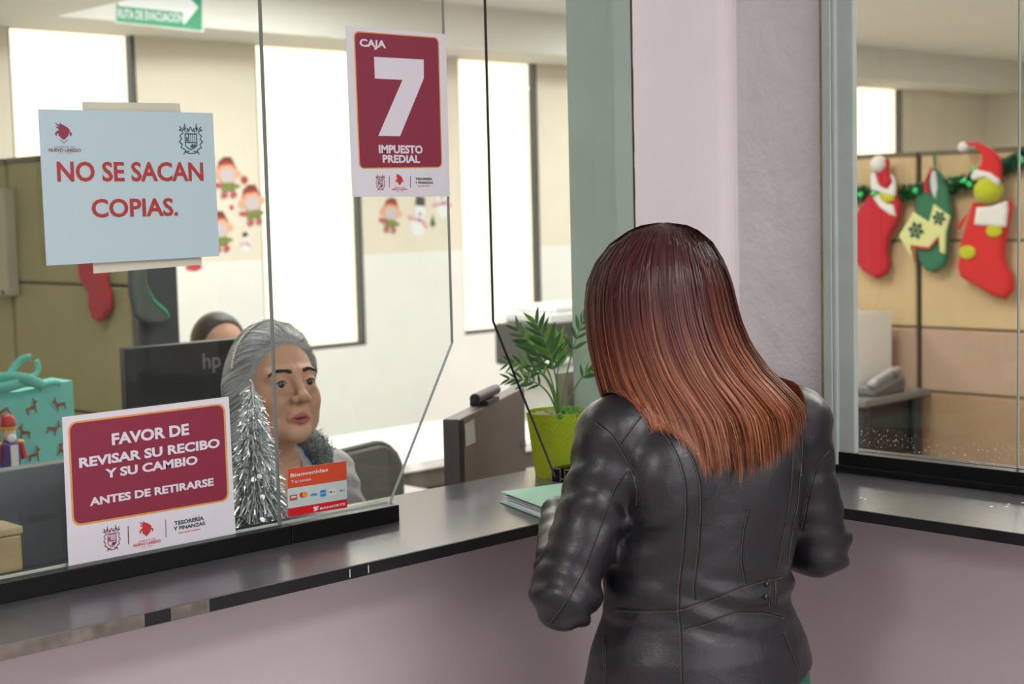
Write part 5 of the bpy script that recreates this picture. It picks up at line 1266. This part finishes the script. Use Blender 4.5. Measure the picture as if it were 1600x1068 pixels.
# ------------------------------------------------------------------ second clerk, mostly behind the black monitor
t2_ = onY(345, 487, 4.02)
HC2 = (.0, .05, float(t2_[2]) - .128)
def hair2(P):
    L = P - V3(*HC2); d = sd_ell(L, (0, -.016, .036), (.082, .099, .093)); d = smin(d, sd_ell(L, (0, -.115, .0), (.04, .04, .04)), .02)
    return smax(d, (L[:, 1] - (.0 + (L[:, 2] + .05) * .36)) * .88, .01)
cl2, Rm2 = make_seated((float(t2_[0]), 4.07, 0), math.pi - .15, HC2, 0., -.10, 'dark-haired clerk in glasses mostly hidden behind the black monitor', (.50, .28, .19), (.42, .10, .10), .0042)
V, Q = nets(hair2, axis_pts((-.12, .12, .0045)), axis_pts((-.14, .17, .0045)), axis_pts((HC2[2] - .15, HC2[2] + .15, .0045)), thr=.03)
np_mesh('hair', V, Q, mat('hair_dark', (.025, .018, .018), .35, bump=.5, bscale=120), cl2)
MB().tube([(.034 + .021 * math.cos(t), HC2[1] + .096, HC2[2] - .012 + .017 * math.sin(t)) for t in np.linspace(0, 6.283, 18)], .0015, 6, cap=False).build('glasses_frame', mat('glasses_rim', (.35, .36, .4), .3, metal=.6), cl2, local=True)
MB().tube([(-.034 + .021 * math.cos(t), HC2[1] + .096, HC2[2] - .012 + .017 * math.sin(t)) for t in np.linspace(0, 6.283, 18)], .0015, 6, cap=False).build('glasses_frame', mat('glasses_rim', (.35, .36, .4)), cl2, local=True)
def blouse(P):
    d = seated(P, HC2, Rm2, 1., .010, head=False, hands=False); d = np.maximum(d, .50 - P[:, 2]); d = smax(d, -sd_cap(P, (0, .03, 1.10), (0, .04, 1.2), .064), .012)
    return np.where((P[:, 2] < .64) & (P[:, 1] > .12), np.maximum(d, .03), d)
V, Q = nets(blouse, axis_pts((-.36, .37, .008)), axis_pts((-.22, .30, .008)), axis_pts((.48, 1.17, .008)), thr=.04)
np_mesh('blouse', V, Q, mat('blouse_maroon', (.16, .03, .05), .85), cl2)
office_chair((1.757, 2.60, 0), math.pi, 'low-backed dark office chair the grey-haired clerk sits on', .93)
office_chair((float(t2_[0]), 4.07, 0), math.pi - .15, 'dark office chair the half-hidden second clerk sits on', .93)

# ------------------------------------------------------------------ the customer in the leather jacket
AZ = math.radians(66)
KO = np.array([1.7626, 1.4403, 0.])
HK = (-.036, .030, 1.463)
RmK = rotm(math.radians(25), math.radians(-14))
SH, EL, WR = {-1: (-.126, .0, 1.286), 1: (.176, .004, 1.282)}, {-1: (-.222, -.026, 1.066), 1: (.234, .030, 1.080)}, {-1: (-.122, .225, 1.132), 1: (.045, .262, 1.140)}
TORSO = [(.70, .150, .115, .005, .0), (.84, .178, .128, .008, .0), (.90, .180, .130, .008, .0), (.96, .166, .122, .007, .0), (1.01, .150, .112, .006, .002), (1.08, .150, .110, .010, .004), (1.16, .158, .114, .018, .006), (1.24, .160, .112, .024, .004), (1.30, .150, .095, .026, .002), (1.345, .110, .075, .018, .0), (1.375, .072, .062, .005, .004)]
def arms(P, r=(.054, .047, .036), k=.03):
    d = None
    for s in (-1, 1):
        e = smin(sd_cap(P, SH[s], EL[s], r[0], r[1]), sd_cap(P, EL[s], WR[s], r[1], r[2]), .015)
        d = e if d is None else np.minimum(d, e)
    return d
def bodyK(P):
    d = loft(P, TORSO) + .010
    d = smin(d, arms(P, (.045, .038, .026)), .03)
    A = P.copy(); A[:, 0] = np.abs(A[:, 0])
    d = smin(d, sd_cap(A, (.085, .0, .84), (.085, .01, .47), .078, .056), .03); d = smin(d, sd_cap(A, (.085, .01, .47), (.085, -.02, .09), .053, .036), .02); d = smin(d, sd_ell(A, (.088, .05, .04), (.038, .11, .04)), .03)
    for s in (-1, 1):
        near = ((P - V3(*WR[s])) ** 2).sum(-1) < .24 ** 2
        if near.any():
            f = np.array(WR[s]) - np.array(EL[s]); f[2] = -.02
            fw = (f[0] * .5 + (.35 if s < 0 else -.1), f[1], -.055)
            d[near] = smin(d[near], hand_sdf(P[near], np.array(WR[s]) + f / np.linalg.norm(f) * .012, fw, (0, .05, 1), (-s, .2, 0), .88, .4), .012)
    d = smin(d, sd_cap(P, (-.005, -.005, 1.33), np.array(HK) + RmK @ np.array([0, -.02, -.06]), .052, .048), .03)
    near = ((P - V3(*HK)) ** 2).sum(-1) < .19 ** 2
    if near.any(): d[near] = smin(d[near], head_sdf((P[near] - V3(*HK)) @ RmK), .02)
    return d
V, Q = nets(bodyK, axis_pts((-.32, .34, .0042)), axis_pts((-.16, .42, .0042)), axis_pts((-.01, 1.05, .007), (1.05, 1.60, .0038)), thr=.045)
L = (V - np.array(HK)) @ RmK
cust = np_mesh('person', V, Q, M_skin, None, True, skin_colors(L, (.56, .36, .27), (.5, .14, .14)))
cust.location = KO; cust.rotation_euler = (0, 0, AZ - math.pi / 2); tag(cust, 'standing woman with red-brown hair in a black leather jacket at the counter', 'person')
add_eyes(cust, HK, RmK, (0, 1, -.2)); brow_strands(cust, HK, RmK, lambda q: head_sdf(q), (.06, .03, .02), 120)
def jacket(P):
    x, y, z = P[:, 0], P[:, 1], P[:, 2]
    d = loft(P, [(a, b_ + (.006 if a < .97 else 0), c_ + (.004 if a < .97 else 0), e, f) for a, b_, c_, e, f in TORSO])
    d = smin(d, arms(P, (.052, .048, .038)), .020)
    # shoulder caps, shoulder blades
    d = smin(d, sd_cap(P, (-.045, -.005, 1.335), SH[-1], .038, .054), .03); d = smin(d, sd_cap(P, (.085, -.005, 1.335), SH[1], .038, .054), .03)
    A = P.copy(); A[:, 0] = np.abs(A[:, 0]); d = smin(d, sd_ell(A, (.075, -.070, 1.22), (.05, .035, .065)), .04)
    # folds: waist, elbows, sleeves
    wv = np.exp(-((z - 1.035) / .042) ** 2); d -= .0046 * wv * np.sin((z + .22 * x + .012 * np.sin(x * 21 + 1)) * 2 * np.pi / .046) * (.6 + .5 * np.sin(x * 17 + .7))
    wv = np.exp(-((z - 1.13) / .06) ** 2) * np.exp(-((x + .11) / .06) ** 2); d -= .0034 * wv * np.sin((z - .35 * x) * 2 * np.pi / .060)
    for s in (-1, 1):
        E_ = V3(*EL[s]); q = P - E_; rr = np.sqrt((q * q).sum(-1)); up = (V3(*SH[s]) - E_); up /= np.linalg.norm(up)
        h_ = q @ up; d -= .0042 * np.exp(-((rr - .03) / .075) ** 2) * np.sin((h_ + .45 * q[:, 1] + .018 * np.sin(q[:, 0] * 38 + h_ * 20)) * 2 * np.pi / .048) * (.7 + .45 * np.sin(q[:, 0] * 45 + q[:, 1] * 30))
        d -= .0022 * np.exp(-((h_ - .16) / .07) ** 2) * (rr < .3) * np.sin((h_ + .6 * q[:, 1] + .3 * q[:, 0]) * 2 * np.pi / .055) * (np.abs(x) > .13)
        f = V3(*WR[s]) - E_; L_ = np.linalg.norm(f); f = f / L_; hf = q @ f
        perp = np.sqrt(np.maximum((q * q).sum(-1) - hf ** 2, 0))
        cut = (hf - L_ * .93)
        d = np.where((hf > L_ * .6) & (perp < .10) & (y > .09), smax(d, cut, .003), d)
    hem = .884 + .038 * x / .18
    d = smax(d, hem - z, .004)
    d = smax(d, z - 1.392, .004)
    return d
Vj, Qj = nets(jacket, axis_pts((-.33, .35, .0036)), axis_pts((-.18, .36, .0036)), axis_pts((.85, 1.41, .0036)), thr=.035)
def leather():
    m = mat('black_leather', (.012, .0122, .0158), .36, spec=.5, coat=.08)
    nt = m.node_tree; N = nt.nodes; Lk = nt.links; b_ = N['Principled BSDF']; tc = N.new('ShaderNodeTexCoord')
    vo = N.new('ShaderNodeTexVoronoi'); vo.inputs['Scale'].default_value = 520; Lk.new(tc.outputs['Object'], vo.inputs['Vector'])
    n1 = N.new('ShaderNodeTexNoise'); n1.inputs['Scale'].default_value = 28; n1.inputs['Detail'].default_value = 6; n1.inputs['Distortion'].default_value = .6; Lk.new(tc.outputs['Object'], n1.inputs['Vector'])
    b1 = N.new('ShaderNodeBump'); b1.inputs['Strength'].default_value = .10; b1.inputs['Distance'].default_value = .002; Lk.new(vo.outputs['Distance'], b1.inputs['Height'])
    b2 = N.new('ShaderNodeBump'); b2.inputs['Strength'].default_value = .30; b2.inputs['Distance'].default_value = .006; Lk.new(n1.outputs['Fac'], b2.inputs['Height']); Lk.new(b1.outputs['Normal'], b2.inputs['Normal'])
    Lk.new(b2.outputs['Normal'], b_.inputs['Normal'])
    mr = N.new('ShaderNodeMapRange'); mr.inputs['To Min'].default_value = .30; mr.inputs['To Max'].default_value = .46; Lk.new(n1.outputs['Fac'], mr.inputs['Value']); Lk.new(mr.outputs['Result'], b_.inputs['Roughness'])
    return m
jk = np_mesh('leather_jacket', Vj, Qj, leather(), cust); jk['label'] = 'black leather jacket with stitched panel seams'
bj = BVHTree.FromPolygons([tuple(v) for v in Vj], [tuple(q) for q in Qj])
M_seam = mat('seam_dark', (.006, .0055, .0055), .5); M_stitch = mat('stitch_brown', (.11, .085, .075), .8)
def on_jacket(px_, py_):
    a, d = local_ray(cust, px_, py_); h = bj.ray_cast(a, d); return (np.array(h[0]), np.array(h[1])) if h[0] is not None else None
def seam(zp, stitch=True, two=False, r=.0011):
    P = np.array([(800 + x / 2.2815, 600 + y / 2.2815) for x, y in zp]); L_ = np.concatenate([[0], np.cumsum(np.linalg.norm(np.diff(P, axis=0), axis=1))]); n = max(8, int(L_[-1] / 5))
    s = np.linspace(0, L_[-1], n); X, Y_ = np.interp(s, L_, P[:, 0]), np.interp(s, L_, P[:, 1])
    for _ in range(2): X[1:-1] = (X[:-2] + 2 * X[1:-1] + X[2:]) / 4; Y_[1:-1] = (Y_[:-2] + 2 * Y_[1:-1] + Y_[2:]) / 4
    H = [on_jacket(x, y) for x, y in zip(X, Y_)]; runs = [[]]
    for h in H:
        if h is None: runs.append([]); continue
        if runs[-1] and np.linalg.norm(runs[-1][-1][0] - h[0]) > .03: runs.append([])
        runs[-1].append(h)
    for run in runs:
        if len(run) < 4: continue
        pts = [p + n_ * .0002 for p, n_ in run]
        o = MB().tube(pts, r, 6).build('seam', M_seam, jk, smooth=True, local=True)
        if stitch:
            m = MB(); pp = np.array([p + n_ * .0009 for p, n_ in run]); nn = np.array([n_ for _, n_ in run]); tg = np.gradient(pp, axis=0); tg /= np.linalg.norm(tg, axis=1)[:, None] + 1e-9; sd = np.cross(tg, nn) * .0032
            cl = np.concatenate([[0], np.cumsum(np.linalg.norm(np.diff(pp, axis=0), axis=1))]); s = 0
            while s + .0026 < cl[-1]:
                q = [np.array([np.interp(v, cl, (pp + sd)[:, k]) for k in range(3)]) for v in (s, s + .0013, s + .0026)]; m.tube(q, .0007, 4); s += .0042
            if m.v: m.build('stitching', M_stitch, o, local=True)['kind'] = 'stuff'
for zp in ([(470, 95), (560, 190), (600, 270), (622, 350), (625, 450), (615, 600), (600, 720), (597, 800), (605, 870), (610, 1066)],
           [(560, 130), (610, 200), (650, 270), (675, 350), (678, 450), (668, 600), (652, 720), (655, 770)],
           [(1000, 160), (1003, 250), (1000, 350), (985, 470), (965, 560), (952, 660)], [(1028, 140), (1035, 220), (1030, 330), (1015, 450), (995, 560), (985, 640)],
           [(850, 440), (830, 520), (820, 620), (835, 710)], [(372, 800), (480, 805), (600, 800), (720, 760), (860, 705), (965, 680)], [(615, 870), (700, 845), (800, 808), (900, 810), (970, 830)],
           [(970, 880), (1000, 950), (1030, 1022)], [(918, 690), (922, 790)], [(940, 690), (945, 795)], [(500, 70), (445, 135), (390, 210)], [(300, 130), (360, 180), (400, 240), (435, 310), (455, 380), (450, 440)],
           [(412, 310), (370, 370), (320, 500), (260, 660), (190, 790), (140, 858)], [(1130, 240), (1090, 290), (1060, 400), (1040, 520)], [(330, 900), (335, 1066)]): seam(zp)
for zx, zy in ((905, 712), (902, 757)):
    h = on_jacket(800 + zx / 2.2815, 600 + zy / 2.2815)
    if h:
        p, n_ = h; MB().ball(p + n_ * .001, .0042, 12, 8).build('snap_button', mat('snap_dark', (.05, .05, .055), .25, metal=.8), jk, smooth=True, local=True)
def trousersK(P):
    A = P.copy(); A[:, 0] = np.abs(A[:, 0]); d = loft(P, [(.70, .150, .115, .005, 0), (.84, .175, .125, .008, 0), (.90, .176, .126, .008, 0), (.96, .162, .118, .007, 0)])
    d = smin(d, sd_cap(A, (.085, .0, .84), (.085, .01, .47), .083, .072), .03); d = smin(d, sd_cap(A, (.085, .01, .47), (.085, -.02, .10), .070, .060), .02)
    return np.maximum(np.maximum(d, P[:, 2] - .955), .07 - P[:, 2])
V, Q = nets(trousersK, axis_pts((-.24, .25, .007)), axis_pts((-.17, .17, .007)), axis_pts((.05, .98, .007)), thr=.04)
np_mesh('trousers', V, Q, mat('trousers_green', (.01, .10, .055), .85), cust)['label'] = 'dark green trousers'
for s in (-1, 1):
    V, Q = nets(lambda P: np.maximum(smin(sd_ell(P, (s * .088, .05, .042), (.046, .12, .046)), sd_cap(P, (s * .086, -.015, .05), (s * .086, -.02, .12), .046, .046), .02), .004 - P[:, 2]), axis_pts((s * .088 - .07, s * .088 + .07, .005)), axis_pts((-.10, .19, .005)), axis_pts((-.01, .18, .005)), thr=.04)
    np_mesh('shoe', V, Q, mat('shoe_black', (.015, .014, .014), .4), cust)
# --- hair: levels across the head, strands falling from the crown
LEV = [(347.5, 1030, 1042), (352, 1000, 1072), (360, 981, 1090), (380, 952, 1113), (410, 929, 1131), (440, 917, 1142), (470, 913, 1149), (500, 914, 1156), (540, 919, 1172), (580, 927, 1200), (610, 935, 1231), (640, 944, 1258), (670, 955, 1262), (715, 965, 1262), (770, 972, 1258)]
LY = np.array([l[0] for l in LEV]); LX0 = np.array([l[1] for l in LEV]); LX1 = np.array([l[2] for l in LEV])
LRD = np.interp(LY, [347, 352, 360, 380, 410, 440, 480, 560, 640, 715, 770], [.008, .038, .058, .082, .100, .107, .110, .110, .112, .116, .117]); LT = np.interp(LY, [347, 480, 600, 715], [2.285, 2.285, 2.285, 2.282])
vd = np.array([CF[0], CF[1], 0]); vd /= np.linalg.norm(vd); vd = np.array([math.cos(YAW - .105), math.sin(YAW - .105), 0]); vr = np.array([vd[1], -vd[0], 0])
ZL = np.array([dep(1035, y, 2.28)[2] for y in LY]); MIDS = np.array([(dep(a, y, t) + dep(b_, y, t)) / 2 for y, a, b_, t in zip(LY, LX0, LX1, LT)]); HW = np.array([np.linalg.norm(dep(b_, y, t) - dep(a, y, t)) / 2 for y, a, b_, t in zip(LY, LX0, LX1, LT)])
def hair_pt(y, al, rho):
    I = lambda A: np.interp(y, LY, A)
    c = np.stack([I(MIDS[:, 0]), I(MIDS[:, 1]), I(ZL)], -1)
    return c + vr * (I(HW) * np.cos(al) * rho)[..., None] + vd * (I(LRD) * np.sin(al) * rho)[..., None]
AF = math.radians(141)
def y_end(al, jag):
    xm = 1100 + 158 * np.cos(al)
    e = np.interp(xm, [944, 965, 990, 1010, 1035, 1060, 1100, 1140, 1190, 1235, 1258], [636, 640, 632, 645, 678, 690, 698, 709, 697, 668, 636])
    far = np.sin(al) > .15; e = np.where(far, 640, e); return e + jag
toL = Matrix.LocRotScale(cust.location, cust.rotation_euler, None).inverted(); TL3 = np.array(toL)[:3, :3]; TLt = np.array(toL)[:3, 3]
def strands(n, rho0, rho1, w, dark, name, parent, seed):
    R_ = np.random.default_rng(seed); al = R_.random(n) * 2 * np.pi
    df = np.abs((al - AF + np.pi) % (2 * np.pi) - np.pi)
    front = df < math.radians(36)
    lock = np.round(al * 26) ; lj = (np.sin(lock * 12.9898) * 43758.5453) % 1.0
    ye = y_end(al, R_.normal(0, 9, n) + (lj - .6) * 52); ye = np.where(front, R_.uniform(405, 440, n), ye)
    m_ = 18; s = np.linspace(0, 1, m_) ** 1.0
    y0 = R_.uniform(347.6, 362, n) + R_.random(n) ** 3 * 60
    Y_ = y0[:, None] + (ye - y0)[:, None] * s[None]
    lockc = (lock + .5) / 26
    k = np.clip((Y_ - 520) / 190, 0, 1)
    A_ = al[:, None] + (lockc - al)[:, None] * .9 * k ** 1.3 + R_.normal(0, .028, n)[:, None] * s[None] + (.05 * (lj - .5))[:, None] * k + .012 * np.sin(Y_ * .03 + lj[:, None] * 6)
    rho = rho0 + (rho1 - rho0) * R_.random(n)[:, None] + .015 * np.sin(Y_ / 45 + lj[:, None] * 9) * k - .10 * (k ** 2) * R_.random(n)[:, None] ** 2 + .035 * (lj[:, None] - .5) * np.clip((Y_ - 400) / 200, 0, 1)
    P = hair_pt(Y_, A_, rho)
    # keep outside the jacket
    Pl = P.reshape(-1, 3) @ TL3.T + TLt; Pl = Pl.astype(np.float32)
    low = Pl[:, 2] < 1.40
    for _ in range(2):
        q = Pl[low]; dj = jacket(q); g = np.stack([jacket(q + V3(*(2e-3 * np.eye(3)[a]))) - jacket(q - V3(*(2e-3 * np.eye(3)[a]))) for a in range(3)], 1); g /= np.linalg.norm(g, axis=1)[:, None] + 1e-9
        Pl[low] = q + (np.clip(.004 - dj, 0, .03)[:, None] * g).astype(np.float32)
    P = Pl.reshape(n, m_, 3)
    T = np.gradient(P, axis=1); ctr = np.array([HK[0], HK[1]]); N_ = P.copy(); N_[..., 0] -= ctr[0]; N_[..., 1] -= ctr[1]; N_[..., 2] = 0
    W = np.cross(T, N_); W /= np.linalg.norm(W, axis=2)[..., None] + 1e-9; W = W + R_.normal(0, .25, (n, 1, 3)); W /= np.linalg.norm(W, axis=2)[..., None]
    ww = w * R_.uniform(.6, 1.3, (n, 1)) * np.clip(np.minimum(s * 8 + .4, (1 - s) * 4 + .12), 0, 1)[None]
    V_, Q_ = ribbons(P, W, ww)
    g = np.clip((Y_ - 430 + R_.normal(0, 28, n)[:, None] + 40 * (lj[:, None] - .5)) / 210, 0, 1); g = g * g * (3 - 2 * g)
    c0, c1, c2 = np.array([.050, .0085, .0090]), np.array([.125, .032, .019]), np.array([.26, .085, .036])
    col = np.where(g[..., None] < .5, c0 + (c1 - c0) * (g[..., None] * 2), c1 + (c2 - c1) * (g[..., None] * 2 - 1)) * (R_.lognormal(0, .42, n)[:, None, None]) * dark
    return np_mesh(name, V_, Q_, M_hairK, parent, True, np.repeat(col.reshape(-1, 3), 2, 0))
M_hairK = mat('hair_red', (.2, .05, .03), .36, attr='Col', spec=.45)
# inner volume so that no light shines through
ya = np.linspace(347.5, 640, 60); aa = np.linspace(0, 2 * np.pi, 72, endpoint=False); dfa = np.abs((aa - AF + np.pi) % (2 * np.pi) - np.pi)
yend = np.where(dfa < math.radians(36), 425, np.where(np.sin(aa) > -.05, 585, np.minimum(y_end(aa, 0) - 14, 690))); G_ = []
for t in np.linspace(0, 1, 50):
    yy = 348.5 + (yend - 348.5) * t; G_.append(hair_pt(yy, aa, np.full(72, .955)))
G_ = np.array(G_); Vg = (G_.reshape(-1, 3) @ TL3.T + TLt); Qg = [(i * 72 + j, i * 72 + (j + 1) % 72, (i + 1) * 72 + (j + 1) % 72, (i + 1) * 72 + j) for i in range(49) for j in range(72)]
Yg = np.array([348.5 + (yend - 348.5) * t for t in np.linspace(0, 1, 50)]).ravel(); gk = np.clip((Yg - 450) / 200, 0, 1)[:, None]
hk = np_mesh('hair', Vg, Qg, M_hairK, cust, True, (np.array([[.028, .007, .007]]) * (1 - gk) + np.array([[.085, .024, .013]]) * gk)); hk['label'] = 'straight shoulder-length hair, dark red at the crown and copper at the ends'
strands(10500, .955, 1.005, .0013, 1.0, 'hair_strands', hk, 3)
strands(3500, .90, .97, .0022, .7, 'under_strands', hk, 5)
